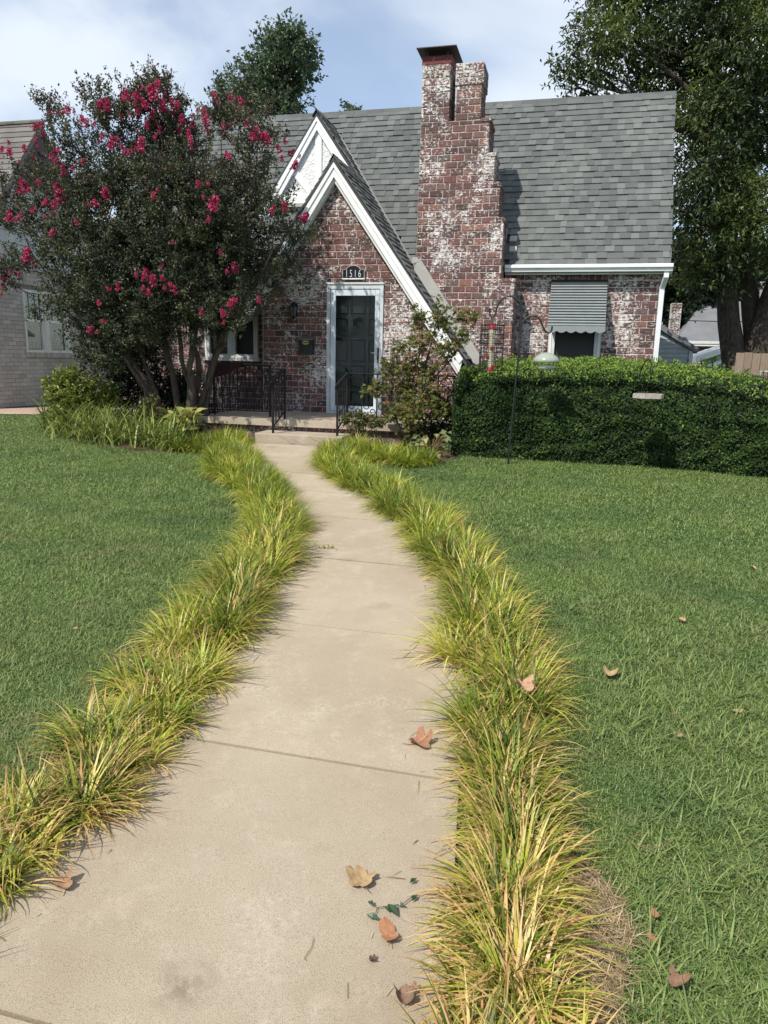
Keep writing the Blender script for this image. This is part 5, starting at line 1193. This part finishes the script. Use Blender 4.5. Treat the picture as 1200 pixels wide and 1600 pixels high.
# hosta, each leaf a part
ht = thing('hosta', 'pale yellow green broad leaved hosta in front of the flowering tree', 'plant')
g = np.random.default_rng(12)
def broad(nu=6):
    vs, fs = [], []; pr = [0.02, 0.30, 0.46, 0.50, 0.40, 0.22, 0.0]
    for i in range(nu+1):
        t = i/nu; z = 0.28*math.sin(t*2.6)*1-0.1*t*t; w = pr[i]*0.52
        vs += [(t, -w, z+w*0.25), (t, 0, z), (t, w, z+w*0.25)]
    for i in range(nu):
        for c in (0, 1): fs.append((3*i+c, 3*i+c+1, 3*i+4+c, 3*i+3+c))
    return vs, fs
bv, bf = broad()
for i in range(34):
    a = g.uniform(0, 6.28); el = g.uniform(0.15, 1.0); me = bpy.data.meshes.new('leaf'); me.from_pydata(bv, [], bf); me.update()
    at = me.attributes.new('rnd', 'FLOAT', 'FACE'); at.data.foreach_set('value', np.full(len(bf), g.random(), np.float32)); me.polygons.foreach_set('use_smooth', np.ones(len(bf), bool))
    o = link('leaf', me, M_HOSTA, ht); s = 0.22*g.uniform(0.7, 1.25)
    o.location = (-5.42+0.15*math.cos(a)+0.09*g.normal(), 9.50+0.12*math.sin(a), 0.42+0.20*el+0.06*g.random()); o.scale = (s, s, s); o.rotation_euler = (g.normal(0, .3), -el*0.9+0.2, a)
s_ = MB()
for i in range(10):
    a = 0.63*i; s_.tube([(-5.42, 9.50, 0.26), (-5.42+0.14*math.cos(a), 9.50+0.1*math.sin(a), 0.55)], 0.006, 5)
s_.build('stalks', M_LILY, ht)
# stone by the bed
g = np.random.default_rng(3); s_ = MB(); prof = [(0.0, 0.10), (0.07, 0.09), (0.13, 0.05), (0.14, 0.0), (0.0, -0.02)]
s_.lathe(prof, (-5.05, 9.42, 0.27), 12); s_.v = [tuple(np.array(v)*1+g.normal(0, 0.008, 3)) for v in s_.v]
tag(s_.build('stone', M_ROCK, None, True), 'blue grey stone at the flower bed edge beside the hosta', 'stone')

# ------------------------------------------------------------------ trees behind
OAK = [(-0.49,8.11,0.22),(-0.65,7.8,0.2),(-0.35,7.47,0.37),(-0.54,7.29,0.17),(0.17,7.75,0.44),(-0.02,8.39,0.5),(0.02,8.82,0.38),(0.25,9.22,0.41),(0.71,8.33,0.61),(0.77,7.71,0.55),(0.99,8.86,0.61),(1.68,8.26,0.74),(1.49,7.67,0.61),(1.13,7.31,0.41),(2.27,8.58,0.8),(2.95,8.05,0.8),(2.39,7.48,0.74),(3.31,7.06,0.73),(3.24,8.62,0.65),(2.22,6.75,0.55),(2.77,6.35,0.68),(2.23,5.99,0.52),(2.18,5.22,0.45),(2.75,5.33,0.62),(3.34,5.7,0.61),(3.53,6.19,0.54),(2.44,4.56,0.49),(2.24,3.96,0.31),(2.89,4.02,0.56),(2.69,3.49,0.49),(3.34,3.49,0.42),(3.43,4.41,0.33),(3.88,3.75,0.33),(2.02,4.83,0.31),(0.25,9.94,0.94),(1.39,9.95,1.19),(2.64,9.71,1.17),(3.93,8.79,1.03),(4.23,7.37,1.05),(4.57,5.65,0.93),(4.49,4.39,0.68),(2.5,6.9,0.6),(3.0,6.7,0.55),(2.6,5.8,0.55),(3.1,5.1,0.5),(2.4,5.1,0.45),(3.3,4.6,0.45),(2.7,4.4,0.5),(2.4,3.6,0.35),(3.0,3.6,0.4),(3.6,5.2,0.5),(3.7,4.5,0.4)]
oak = thing('shade_tree', 'huge old shade tree with dark forked trunk behind the right end of the house', 'tree')
g = np.random.default_rng(40); tb = MB()
base = (3.72, 18.0, 0.1); f1 = (3.45, 18, 2.1)
tb.tube([(3.74, 18, 0.1), (3.73, 18, 0.5), (3.68, 18, 1.0), (3.50, 18.0, 1.7), (3.30, 18.0, 2.5), (3.17, 18.0, 3.3), (3.05, 18.05, 4.4), (2.95, 18.1, 6.0)], [0.56, 0.47, 0.38, 0.26, 0.23, 0.21, 0.18, 0.12], 14)
tb.tube([(3.76, 18.05, 0.5), (3.85, 18.05, 1.2), (3.98, 18.0, 1.9), (4.08, 17.95, 2.6), (4.25, 17.9, 3.5), (4.5, 17.9, 4.6)], [0.40, 0.40, 0.34, 0.31, 0.27, 0.2], 12)
tb.tube([(3.95, 18.05, 1.9), (3.78, 18.2, 2.7), (3.62, 18.3, 3.6), (3.5, 18.4, 5.0), (3.4, 18.4, 7)], [0.24, 0.2, 0.17, 0.13, 0.08], 10)
tb.build('trunk', M_BARK, oak, True)
br = MB(); oy = [18.2+float(np.clip(g.normal(0, 0.9), -1.7, 1.8)) for _ in OAK]
for k_ in range(len(OAK)-11, len(OAK)): oy[k_] = 16.9-0.1*(k_ % 4); lob = [setback((l[0], l[1], l[2]*0.86), y, 18) for l, y in zip(OAK, oy)]
nodes = [np.array(p) for p in ((3.0, 18.05, 4.6), (2.95, 18.1, 6.0), (4.5, 17.9, 4.6), (3.45, 18.4, 6.0), (3.4, 18.4, 7), (3.15, 18, 3.4))]
for (x, z, r, y) in lob:
    tg = np.array([x, y, z]); j = min(range(len(nodes)), key=lambda i: np.linalg.norm(tg-nodes[i])); limb(br, nodes[j], tg, 0.08, 0.02, g, 0.06, 7, 6)
    for _ in range(4): limb(br, tg+g.normal(0, r*0.1, 3), tg+g.uniform(-r*0.75, r*0.75, 3), 0.022, 0.005, g, 0.1, 5, 4)
br.build('branches', M_BARK, oak, True)
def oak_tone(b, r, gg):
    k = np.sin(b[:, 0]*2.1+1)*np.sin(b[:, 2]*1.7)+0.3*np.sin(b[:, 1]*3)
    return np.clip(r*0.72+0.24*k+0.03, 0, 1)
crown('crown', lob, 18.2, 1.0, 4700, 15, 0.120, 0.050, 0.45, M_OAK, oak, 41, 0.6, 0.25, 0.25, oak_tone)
CONE = [(-9.66,11.2,0.37),(-9.33,11.36,0.32),(-9.99,10.95,0.53),(-9.12,10.98,0.53),(-8.8,10.59,0.36),(-10.55,10.43,0.54),(-9.66,10.37,0.78),(-8.8,10.22,0.28),(-11.23,10.0,0.46),(-11.69,9.84,0.29),(-10.33,9.76,0.83),(-9.45,9.8,0.62),(-11.01,9.32,0.73),(-9.89,9.16,0.62),(-11.82,9.27,0.38),(-10.57,8.62,1.05),(-11.72,8.58,0.85),(-9.65,11.47,0.16),(-9.01,11.33,0.16),(-9.45,9.24,0.37),(-10.4,7.4,1.1),(-11.3,7.2,0.9)]
def bgtree(name, label, lobes, yc, m, seed, nspr, L, Wd, tw, trunk, r0, yd, updir=0.6):
    t_ = thing(name, label, 'tree'); g = np.random.default_rng(seed); m_ = MB(); tx, tz = trunk
    m_.tube([(tx, yc, 0.0), (tx+0.1, yc, tz*0.4), (tx, yc, tz*0.75), (tx+0.05, yc, tz)], [r0, r0*0.75, r0*0.5, r0*0.2], 8); m_.build('trunk', M_BARK, t_, True)
    ly = [yc+float(np.clip(g.normal(0, yd), -2*yd, 2*yd)) for _ in lobes]; lb = [setback(l, y, yc) for l, y in zip(lobes, ly)]; b_ = MB()
    for x, z, r, y in lb: limb(b_, (tx, yc, max(1.5, min(z-0.5, tz*0.92))), (x, y, z), 0.05, 0.012, g, 0.05, 5, 5)
    b_.build('branches', M_BARK, t_, True); crown('crown', lb, yc, yd, nspr, 14, L, Wd, tw, m, t_, seed+1, 0.6, updir)
bgtree('pointed_tree', 'tall pointed green tree rising behind the left end of the roof', CONE, 24, M_CONE, 70, 1650, 0.15, 0.085, 0.42, (-10.1, 10.2), 0.25, 0.6)
bgtree('far_tree', 'small green tree tips just showing over the roof ridge', [(-8.18,9.83,0.15),(-7.86,9.69,0.13),(-7.57,9.77,0.11),(-8.02,9.46,0.26),(-7.67,9.4,0.22),(-7.9,8.9,0.6),(-7.6,8.0,0.8)], 26, M_CONE, 72, 330, 0.13, 0.075, 0.3, (-7.85, 9.0), 0.15, 0.15)
BACK = [(3.57,5.01,0.71),(3.99,4.1,0.71),(3.48,3.64,0.6),(4.51,4.44,0.71),(3.28,4.56,0.48),(3.86,3.18,0.53),(5.01,3.88,0.71),(4.51,3.42,0.6),(3.3,5.47,0.71),(5.4,4.33,0.7)]
bgtree('background_tree', 'dark leafy tree far behind the gap at the right end of the house', BACK, 30, M_BACK, 74, 1500, 0.2, 0.11, 0.4, (4.0, 4.4), 0.2, 0.5)
bgtree('background_tree', 'dark leafy tree behind the shade tree trunk at the right', [(6.23,4.55,0.81),(6.6,3.6,0.8),(6.9,5.2,0.9),(7.6,4.4,0.9),(5.9,5.3,0.6)], 32, M_BACK, 76, 800, 0.2, 0.11, 0.4, (6.8, 4.6), 0.2, 0.5)

# ------------------------------------------------------------------ neighbour's house on the left
nb = thing('neighbour_house', 'grey painted brick house with brown gable and shakes at the left', 'house')
XN = -11.8
def ngab(y): return 6.40-1.29*abs(y-15.02)
g = MB()
ny0, ny1 = 13.0, 17.2; wy0, wy1, wz0, wz1 = 14.12, 15.62, 1.50, 2.86
g.box(XN-0.3, XN-0.012, ny0, wy0, 0.1, 3.28).box(XN-0.3, XN-0.012, wy1, ny1, 0.1, 3.28).box(XN-0.3, XN-0.012, wy0, wy1, 0.1, wz0).box(XN-0.3, XN-0.012, wy0, wy1, wz1, 3.28)
g.prism([(13.0, 3.28), (17.2, 3.28), (17.2, 3.6), (15.02, 6.40), (13.0, 3.82)], XN-0.3, XN-0.02, 'x').box(XN-6, XN-0.3, 13.0, 13.3, 0.1, 3.6)
nw = g.build('brick_wall', M_GMORTAR, nb)
g = MB()
for (a, b, c, d) in rows(0.32, 3.26, lambda z: [(ny0, wy0), (wy1, ny1)] if wz0-0.02 < z < wz1+0.06 else [(ny0, ny1)], 0.0, 0.235, 0.088):
    q = XN+random.uniform(-0.004, 0.004); g.box(XN-0.03, q, a-0.004, b+0.004, c-0.004, d+0.004, random.random())
g.build('bricks', M_GBRICK, nw, kind='stuff')
y = wy0-0.03
while y < wy1+0.06:
    MB().box(XN-0.02, XN+0.035, y, y+0.064, 1.395, 1.495, random.random()).build('sill_brick', M_GBRICK, nw); y += 0.075
# shakes on the gable
z = 3.28; k = 0
while z < 5.6:
    hw = (6.36-(z+0.13))/1.29; y = max(13.0, 15.02-hw)-0.05*(k % 2); y1 = min(17.2, 15.02+hw)
    while y < y1:
        w = random.uniform(0.13, 0.22)
        MB().add([(XN+0.03, y+.004, z), (XN+0.03, y+w-.004, z), (XN+0.006, y+w-.004, z+0.27), (XN+0.006, y+.004, z+0.27), (XN-0.02, y+.004, z), (XN-0.02, y+w-.004, z)], [(0, 1, 2, 3), (0, 4, 5, 1), (1, 5, 2), (0, 3, 4)]).build('shake', M_SHAKE, nw); y += w
    z += 0.25; k += 1
# brown gable top with louvres
gt = MB().prism([(14.2, 5.02), (15.84, 5.02), (15.02, 6.30)], XN+0.03, XN+0.05, 'x').build('gable_panel', M_BROWN, nb)
for i in range(5):
    z = 5.22+i*0.15; hw = (6.2-z)/1.5*0.5; MB().obox((XN+0.055, 15.02-hw, z), (0.05, 0, -0.05), (0, 2*hw, 0), (0.004, 0, 0.03)).build('louvre', M_BROWN, gt)
for s in (-1, 1):
    MB().prism([(15.02, 6.46), (15.02+s*2.15, 6.46-1.29*2.15), (15.02+s*2.15, 6.26-1.29*2.15), (15.02, 6.24)], XN+0.052, XN+0.09, 'x').build('rake_board', M_BROWN, nb)
LN_ = math.hypot(1, 1.29); vN = Vector((0, 1/LN_, 1.29/LN_)); nN = Vector((0, -1.29/LN_, 1/LN_))
nr = MB().prism([(12.75, 6.46-1.29*2.27), (15.02, 6.46), (17.4, 6.46-1.29*2.38), (17.4, 6.36-1.29*2.38), (15.02, 6.34), (12.75, 6.36-1.29*2.27)], XN-6, XN+0.1, 'x').build('roof', M_BSHINGLE, nb)
nsm = MB(); nsm.add(sm.v, sm.f); nsme = nsm.mesh('shingle'); nsme.materials.append(M_BSHINGLE)
t = 0.0; cnt = 0; rest_n = MB(); pool = []
while t < 2.27*LN_-0.05:
    x = XN-3.2-random.random()*0.2
    while x < XN+0.09:
        w = 0.24; b = min(x+w, XN+0.1)
        if b-x > 0.04: pool.append((Vector((x, 12.75, 6.46-1.29*2.27+0.004))+vN*t, b-x))
        x += w
    t += 0.17
for p, w in pool:
    vis = p.x > XN-1.7 and p.z > 4.0
    if vis:
        o = bpy.data.objects.new('shingle', nsme); COL.objects.link(o); o.parent = nr
        o.matrix_local = Matrix(((w, 0, nN.x, p.x), (0, vN.y*0.24, nN.y, p.y), (0, vN.z*0.24, nN.z, p.z), (0, 0, 0, 1)))
    else: rest_n.add([p+Vector((q[0]*w, 0, 0))+vN*(q[1]*0.24)+nN*q[2] for q in sm.v], sm.f, random.random())
rest_n.build('shingles', M_BSHINGLE, nr, kind='stuff')
g = MB(); y = XN-3
while y < XN+0.08: g.box(y, min(y+0.2, XN+0.1), 14.94, 15.1, 6.44, 6.48, random.random()); y += 0.205
g.build('ridge_cap', M_BSHINGLE, nr)
# double window
g = MB(); ym = 14.84
g.box(XN-0.1, XN+0.012, wy0, wy0+0.055, wz0+0.062, wz1-0.062).box(XN-0.1, XN+0.012, wy1-0.09, wy1, wz0+0.062, wz1-0.062).box(XN-0.1, XN+0.015, wy0, wy1, wz1-0.06, wz1).box(XN-0.1, XN+0.03, wy0-0.02, wy1+0.02, wz0-0.002, wz0+0.06).box(XN-0.1, XN+0.014, ym-0.075, ym+0.075, wz0+0.062, wz1-0.062)
wf = g.build('window', M_WHITE2, nb)
for a, b in ((wy0+0.055, ym-0.075), (ym+0.075, wy1-0.09)):
    zm = 2.20
    s_ = MB(); s_.box(XN-0.06, XN-0.02, a+0.002, a+0.035, wz0+0.064, wz1-0.064).box(XN-0.06, XN-0.02, b-0.035, b-0.002, wz0+0.064, wz1-0.064).box(XN-0.06, XN-0.01, a+0.036, b-0.036, zm-0.025, zm+0.025)
    for t in (1/3, 2/3): y = a+(b-a)*t; s_.box(XN-0.05, XN-0.032, y-0.006, y+0.006, zm+0.026, wz1-0.064)
    s_.box(XN-0.05, XN-0.0325, a+0.036, b-0.036, (zm+wz1)/2-0.03, (zm+wz1)/2-0.018)
    s_.build('sash', M_WHITE, wf)
    MB().box(XN-0.09, XN-0.075, a, b, zm+0.02, wz1-0.03).build('blind', M_BLIND, wf)
    MB().box(XN-0.12, XN-0.105, a, b, wz0+0.02, zm+0.03).build('dark_room', M_SCREEN, wf)
    c_ = MB(); yy0 = a+(b-a)*0.45
    for i in range(5): c_.tube([(XN-0.096, yy0+0.06*i, wz0+0.06), (XN-0.096, yy0+0.06*i+0.01, zm)], 0.018, 6)
    c_.build('curtain', M_CURTAIN, wf)
    MB().box(XN-0.058, XN-0.055, a+0.03, b-0.03, wz0+0.07, wz1-0.07).build('pane', M_GLASS, wf)
MB().lathe([(0.0, 0.06), (0.05, 0.05), (0.07, 0.0), (0.06, -0.05), (0.0, -0.06)], (XN+0.05, 15.05, 1.12), 10).build('wall_fitting', M_SHAKE, nb, True)

# ------------------------------------------------------------------ background at the right
shd = thing('garden_shed', 'blue grey sided shed gable behind the right corner of the house', 'shed')
g = MB().prism([(0.6, 0.2), (2.62, 0.2), (2.62, 1.86), (1.2, 2.74), (0.6, 2.4)], 18.0, 20.5).build('wall', M_BLUEGREY, shd)
z = 0.3
while z < 2.6:
    xr = 2.62 if z+0.1 < 1.86 else 2.62-(z+0.1-1.86)*1.62
    MB().obox((1.2, 17.97, z), (max(0.05, xr-1.2), 0, 0), (0, 0.02, 0.105), (0, -0.012, 0)).build('siding_board', M_BLUEGREY, g); z += 0.10
MB().prism([(1.2, 2.86), (2.75, 1.90), (2.70, 1.80), (1.2, 2.73), (0.5, 2.30), (0.5, 2.44)], 17.88, 20.6).build('roof', M_FROOF, shd)
MB().box(2.545, 2.625, 17.935, 17.955, 0.2, 1.86).build('corner_board', M_SHAKE, shd)
bh = thing('background_house', 'grey roofed whitewashed brick house far behind the shade tree', 'house')
w_ = MB().box(3.75, 9.0, 28.2, 33, 0.2, 2.2).build('wall', M_MORTAR, bh)
g = MB()
for r in rows(0.5, 2.15, lambda z: [(3.78, 7.5)], 0.0, 0.25, 0.1): g.box(r[0], r[1], 28.17, 28.21, r[2], r[3], random.random())
g.build('bricks', M_BRICK, w_, kind='stuff')
rf = MB(); rf.add([(3.45, 27.8, 2.34), (9.4, 27.8, 2.34), (8.3, 30.5, 4.6), (5.0, 30.5, 4.6), (3.45, 33.2, 2.34), (9.4, 33.2, 2.34), (3.45, 27.8, 2.22), (9.4, 27.8, 2.22), (3.45, 33.2, 2.22)], [(0, 1, 2, 3), (3, 4, 0), (1, 5, 2), (2, 5, 4, 3), (0, 6, 7, 1), (0, 4, 8, 6)])
ro = rf.build('roof', M_FROOF, bh)
MB().box(3.44, 9.4, 27.77, 27.80, 2.2, 2.36).build('fascia', M_WHITE2, bh)
g = MB().box(3.10, 3.42, 26.8, 27.2, 0.2, 3.55)
cw = thing('far_chimney', 'slim whitewashed brick chimney standing beyond the shed', 'chimney')
g.build('mortar', M_MORTAR, cw); g = MB()
for r in rows(1.6, 3.53, lambda z: [(3.10, 3.42)], 0.05, 0.2, 0.09): g.box(r[0], r[1], 26.77, 26.81, r[2], r[3], random.random())
g.build('bricks', M_BRICK, cw, kind='stuff')
cpt = thing('carport', 'white edged low carport roof and pale green gable behind the shade tree', 'carport')
MB().prism([(3.6, 1.80), (6.9, 3.07), (10.2, 1.80), (10.2, 1.62), (6.9, 2.88), (3.6, 1.62)], 23.9, 26.5).build('roof', M_WHITE, cpt)
MB().prism([(4.2, 0.2), (9.6, 0.2), (9.6, 1.80), (6.9, 2.85), (4.2, 1.82)], 24.1, 26.3).build('gable_wall', M_PALEGREEN, cpt)
MB().prism([(3.9, 1.55), (6.9, 2.69), (6.9, 2.60), (3.9, 1.45)], 23.86, 23.899).build('lower_trim', M_WHITE, cpt)
fn = thing('board_fence', 'brown vertical board fence in front of the shade tree at the right edge', 'fence')
x = 3.14; i = 0
while x < 7.0:
    y = 16.0-0.28*(x-3.14); zt = 1.80+random.uniform(-0.015, 0.015)+0.01*(x-3.14)
    o = MB().obox((0, 0, 0), (0.135, -0.037, 0), (0, 0.02, 0), (0.0, 0, zt-0.3)).build('board', M_FENCE, fn); o.location = (x, y+random.uniform(-.004, .004), 0.3); o.rotation_euler = (0, random.uniform(-.006, .006), 0); x += 0.147; i += 1
MB().beam((3.1, 16.06, 1.5), (7.0, 14.97, 1.5), 0.04, 0.09).build('rail', M_FENCE, fn)
MB().beam((3.1, 16.06, 0.7), (7.0, 14.97, 0.7), 0.04, 0.09).build('rail', M_FENCE, fn)
cf = thing('chain_link_fence', 'galvanised chain link fence with top rail in front of the board fence', 'fence')
MB().tube([(3.38, 15.0, 1.45), (7.0, 13.8, 1.46)], 0.022, 8).build('top_rail', M_GALV, cf)
for q in (3.40, 5.2, 6.9): MB().tube([(q, 15.0-(q-3.38)*0.331, 0.3), (q, 15.0-(q-3.38)*0.331, 1.47)], 0.026, 8).build('post', M_GALV, cf)
g = MB(); 
for i in range(52):
    x = 3.38+i*0.07
    for s in (1, -1):
        xe = x+s*0.55
        if 3.3 < xe < 7.1: g.tube([(x, 15.0-(x-3.38)*0.331, 0.9), (xe, 15.0-(xe-3.38)*0.331, 1.44)], 0.0016, 3, cap=False)
g.build('mesh', M_GALV, cf)
shrub('back_shrub', 'green shrub showing between the hedge and the board fence', [(2.2,1.25,0.3),(2.6,1.2,0.3),(2.95,1.1,0.28),(1.9,1.15,0.25),(3.2,0.95,0.25)], 13.9, M_HEDGE, 68, 420, 0.06, 0.035, 0.14, yd=0.2)
uw = thing('utility_wires', 'two thin dark utility wires crossing in front of the far grey roof', 'wire')
for z0_, z1_ in ((2.95, 3.25), (2.2, 2.65)):
    MB().tube([(2.0+8*t, 25.0, z0_+(z1_-z0_)*t*1.4-0.25*math.sin(math.pi*t)) for t in np.linspace(0, 1, 12)], 0.012, 4).build('wire', M_IRON, uw)
for q in (2.0, 10.0): MB().tube([(q, 25.0, 0.2), (q, 25.0, 3.7)], 0.07, 8).build('pole', M_BARK, uw)

# ------------------------------------------------------------------ fallen leaves and litter
def lobed(seed, lobes=5, size=0.05, curl=0.5):
    g = np.random.default_rng(seed); n = 28; vs = [(0, 0, 0.004)]
    ph = g.uniform(0, 6.28)
    for ring in (0.55, 1.0):
        for i in range(n):
            a = 2*math.pi*i/n
            if lobes: r = 0.62+0.38*abs(math.cos(lobes*a/2+ph))**0.8 if ring == 1 else 0.5
            else: r = (0.55+0.45*abs(math.cos(a))) * (1 if ring == 1 else 0.55)
            r *= size*(1+g.normal(0, 0.05)); x, y = r*math.cos(a), r*math.sin(a)*(1 if lobes else 0.75)
            z = curl*(x*x*0.9+0.5*y*y+0.8*x*y)/size+0.1*size*math.sin(3*a+ph)*ring*curl+0.004
            vs.append((x, y, abs(z)))
    fs = [(0, 1+i, 1+(i+1) % n) for i in range(n)]+[(1+i, 1+n+i, 1+n+(i+1) % n, 1+(i+1) % n) for i in range(n)]
    return vs, fs
def fallen(px, py, label, size, col, lobes, curl, seed, lift=0.024, cat='leaf', group=None, name='fallen_leaf'):
    if lift == 0.035: size *= 0.68; lift = 0.018; col = (col[0]*0.85, col[1]*0.80, col[2]*0.62)
    d = r2*((px-600)/1135.15)-u2*((py-800)/1135.15)+fw; z = 0.05
    for _ in range(30):
        P = Vector((0, 0, 1.55))+d*((z-1.55)/d.z); z = float(gz(P.y))+lift
    m_ = MB(); m_.add(*lobed(seed, lobes, size, curl)); root = m_.build(name, M_DEAD, None, True); root.color = (*col, 1)
    root.location = P; root.rotation_euler = (random.uniform(-.12, .12), random.uniform(-.12, .12), random.uniform(0, 6.28))
    tag(root, label, cat, group)
    st = MB(); st.tube([(0, 0, 0.004), (-size*0.9, size*0.15, 0.006), (-size*1.35, size*0.3, 0.012)], [size*0.03, size*0.025, size*0.02], 5); s = st.build('stem', M_DEAD, root); s.color = (*[c*0.7 for c in col], 1)
    return root
G1, G2 = 'dead leaves on the path', 'dead leaves on the lawn'
fallen(657, 1163, 'curled reddish brown lobed dead leaf on the path beside the right border, beyond the others', 0.050, (0.30, 0.15, 0.09), 5, 0.9, 1, group=G1)
fallen(563, 1376, 'pale tan lobed dead leaf lying open on the path', 0.046, (0.42, 0.29, 0.15), 5, 0.5, 2, group=G1)
fallen(607, 1460, 'broad copper brown dead leaf on the path below the green sprig', 0.043, (0.40, 0.19, 0.10), 0, 0.35, 3, group=G1)
fallen(632, 1562, 'crumpled grey brown dead leaf on the path at the bottom edge', 0.030, (0.22, 0.14, 0.10), 5, 1.2, 4, group=G1)
fallen(98, 1385, 'curled brown dead leaf tucked under the left border grass', 0.036, (0.30, 0.18, 0.11), 4, 0.9, 5, group=G1)
fallen(583, 1503, 'tiny dark seed husk on the path', 0.011, (0.08, 0.05, 0.04), 4, 1.0, 6, cat='husk', name='seed_husk')
fallen(955, 1055, 'pale curled dead leaf on the right lawn nearest the middle of the border', 0.055, (0.50, 0.38, 0.25), 3, 0.9, 7, 0.035, group=G2)
fallen(1023, 1430, 'small pointed tan leaf on the lawn at the lower right, upper one of two', 0.028, (0.38, 0.21, 0.14), 0, 0.5, 8, 0.035, group=G2)
fallen(1021, 1470, 'oval brown leaf on the lawn at the lower right, lower one of two', 0.030, (0.34, 0.18, 0.12), 0, 0.4, 9, 0.035, group=G2)
fallen(1063, 1537, 'crumpled brown leaf in the grass at the bottom right corner', 0.030, (0.26, 0.15, 0.10), 4, 0.9, 10, 0.03, group=G2)
fallen(1065, 970, 'ragged tan leaf scrap in the middle of the right lawn', 0.035, (0.45, 0.29, 0.20), 3, 0.6, 11, 0.035, group=G2)
fallen(1176, 889, 'tan leaf on the right lawn close to the right edge of the view', 0.045, (0.48, 0.33, 0.24), 0, 0.6, 12, 0.035, group=G2)
fallen(1152, 1112, 'flat tan leaf on the right lawn below the middle', 0.035, (0.46, 0.33, 0.22), 0, 0.3, 13, 0.035, group=G2)
fallen(1060, 1152, 'small round dull brown leaf on the right lawn', 0.024, (0.34, 0.22, 0.14), 0, 0.7, 14, 0.035, group=G2)
fallen(817, 1075, 'papery tan leaf caught on top of the right border grass', 0.045, (0.45, 0.27, 0.17), 4, 0.9, 15, 0.26)
fallen(116, 983, 'small pale leaf on the left lawn', 0.026, (0.45, 0.30, 0.20), 0, 0.5, 16, 0.035, group=G2)
fallen(515, 654, 'small red leaf on the porch floor in front of the door', 0.035, (0.40, 0.03, 0.04), 0, 0.4, 17, 0.345)
fallen(421, 652, 'small red leaf on the porch floor beside the left handrail', 0.03, (0.33, 0.02, 0.03), 0, 0.4, 18, 0.345)
def on_ground(px, py, lift=0.024):
    d = r2*((px-600)/1135.15)-u2*((py-800)/1135.15)+fw; z = 0.05
    for _ in range(30):
        P = Vector((0, 0, 1.55))+d*((z-1.55)/d.z); z = float(gz(P.y))+lift
    return P
sp = thing('green_sprig', 'broken sprig with dark green leaflets on the path', 'sprig')
st = MB(); pts = [on_ground(*q, 0.03) for q in ((578, 1413), (590, 1418), (612, 1415), (630, 1412), (645, 1400))]; st.tube(pts, 0.0014, 4); pts2 = [on_ground(*q, 0.028) for q in ((590, 1418), (585, 1432), (600, 1436))]; st.tube(pts2, 0.0012, 4); st.build('stem', M_GREENLEAF, sp)
for (a, b) in (((575, 1408), (585, 1416)), ((572, 1428), (592, 1437)), ((606, 1412), (622, 1432)), ((608, 1425), (600, 1415)), ((617, 1412), (634, 1416)), ((643, 1408), (653, 1397)), ((640, 1380), (652, 1372))):
    A, B = on_ground(*a, 0.03), on_ground(*b, 0.034); dv = B-A; sd_ = dv.cross(Vector((0, 0, 1))).normalized()*dv.length*0.24
    MB().add([A, A+dv*0.4+sd_+Vector((0, 0, .004)), B, A+dv*0.4-sd_+Vector((0, 0, .006)), A+dv*0.5-Vector((0, 0, .003))], [(0, 4, 1), (1, 4, 2), (2, 4, 3), (3, 4, 0)]).build('leaflet', M_GREENLEAF, sp)
wd = thing('path_weed', 'small bright green weed creeping onto the path from the left border', 'weed'); g = np.random.default_rng(17); k = 26; c = on_ground(508, 855, 0.025)
leaves('foliage', np.array(c)+g.normal(0, 1, (k, 3))*np.array([0.045, 0.02, 0.006]), g.normal(0, 1, (k, 3))*np.array([1, 1, .3]), unit(g.normal(0, .3, (k, 3))+np.array([0, 0, 1])), 0.03, 0.02, 0.5+0.5*g.random(k), M_BUSH, wd)
def straw_piece(pts, label, lift, r=0.0016, m=M_STRAW, nm='dry_stem', cat='stem'):
    tag(MB().tube([on_ground(*p, lift) for p in pts], r, 5).build(nm, m), label, cat)
straw_piece([(985, 1311), (992, 1306), (1000, 1304), (1003, 1307)], 'short bent tip of dry stem on the right lawn', 0.04)
straw_piece([(986, 1314), (995, 1321), (1015, 1326), (1035, 1323), (1050, 1314)], 'curved pale dry stem lying on the right lawn', 0.045, 0.002)
straw_piece([(1043, 1112), (1065, 1122), (1088, 1132)], 'straight pale dry stem on the right lawn', 0.045)
straw_piece([(490, 1465), (487, 1480), (475, 1497), (478, 1500)], 'thin curved twig on the path left of the copper leaf', 0.026, 0.0009)
straw_piece([(640, 1010), (650, 1003), (670, 990)], 'thin curved twig on the path near the right border', 0.026, 0.001)
straw_piece([(630, 1028), (648, 1012), (655, 1003)], 'second thin twig on the path near the right border', 0.026, 0.001)
straw_piece([(543, 1560), (543, 1535)], 'tiny straight twig on the path near the bottom', 0.026, 0.0008)
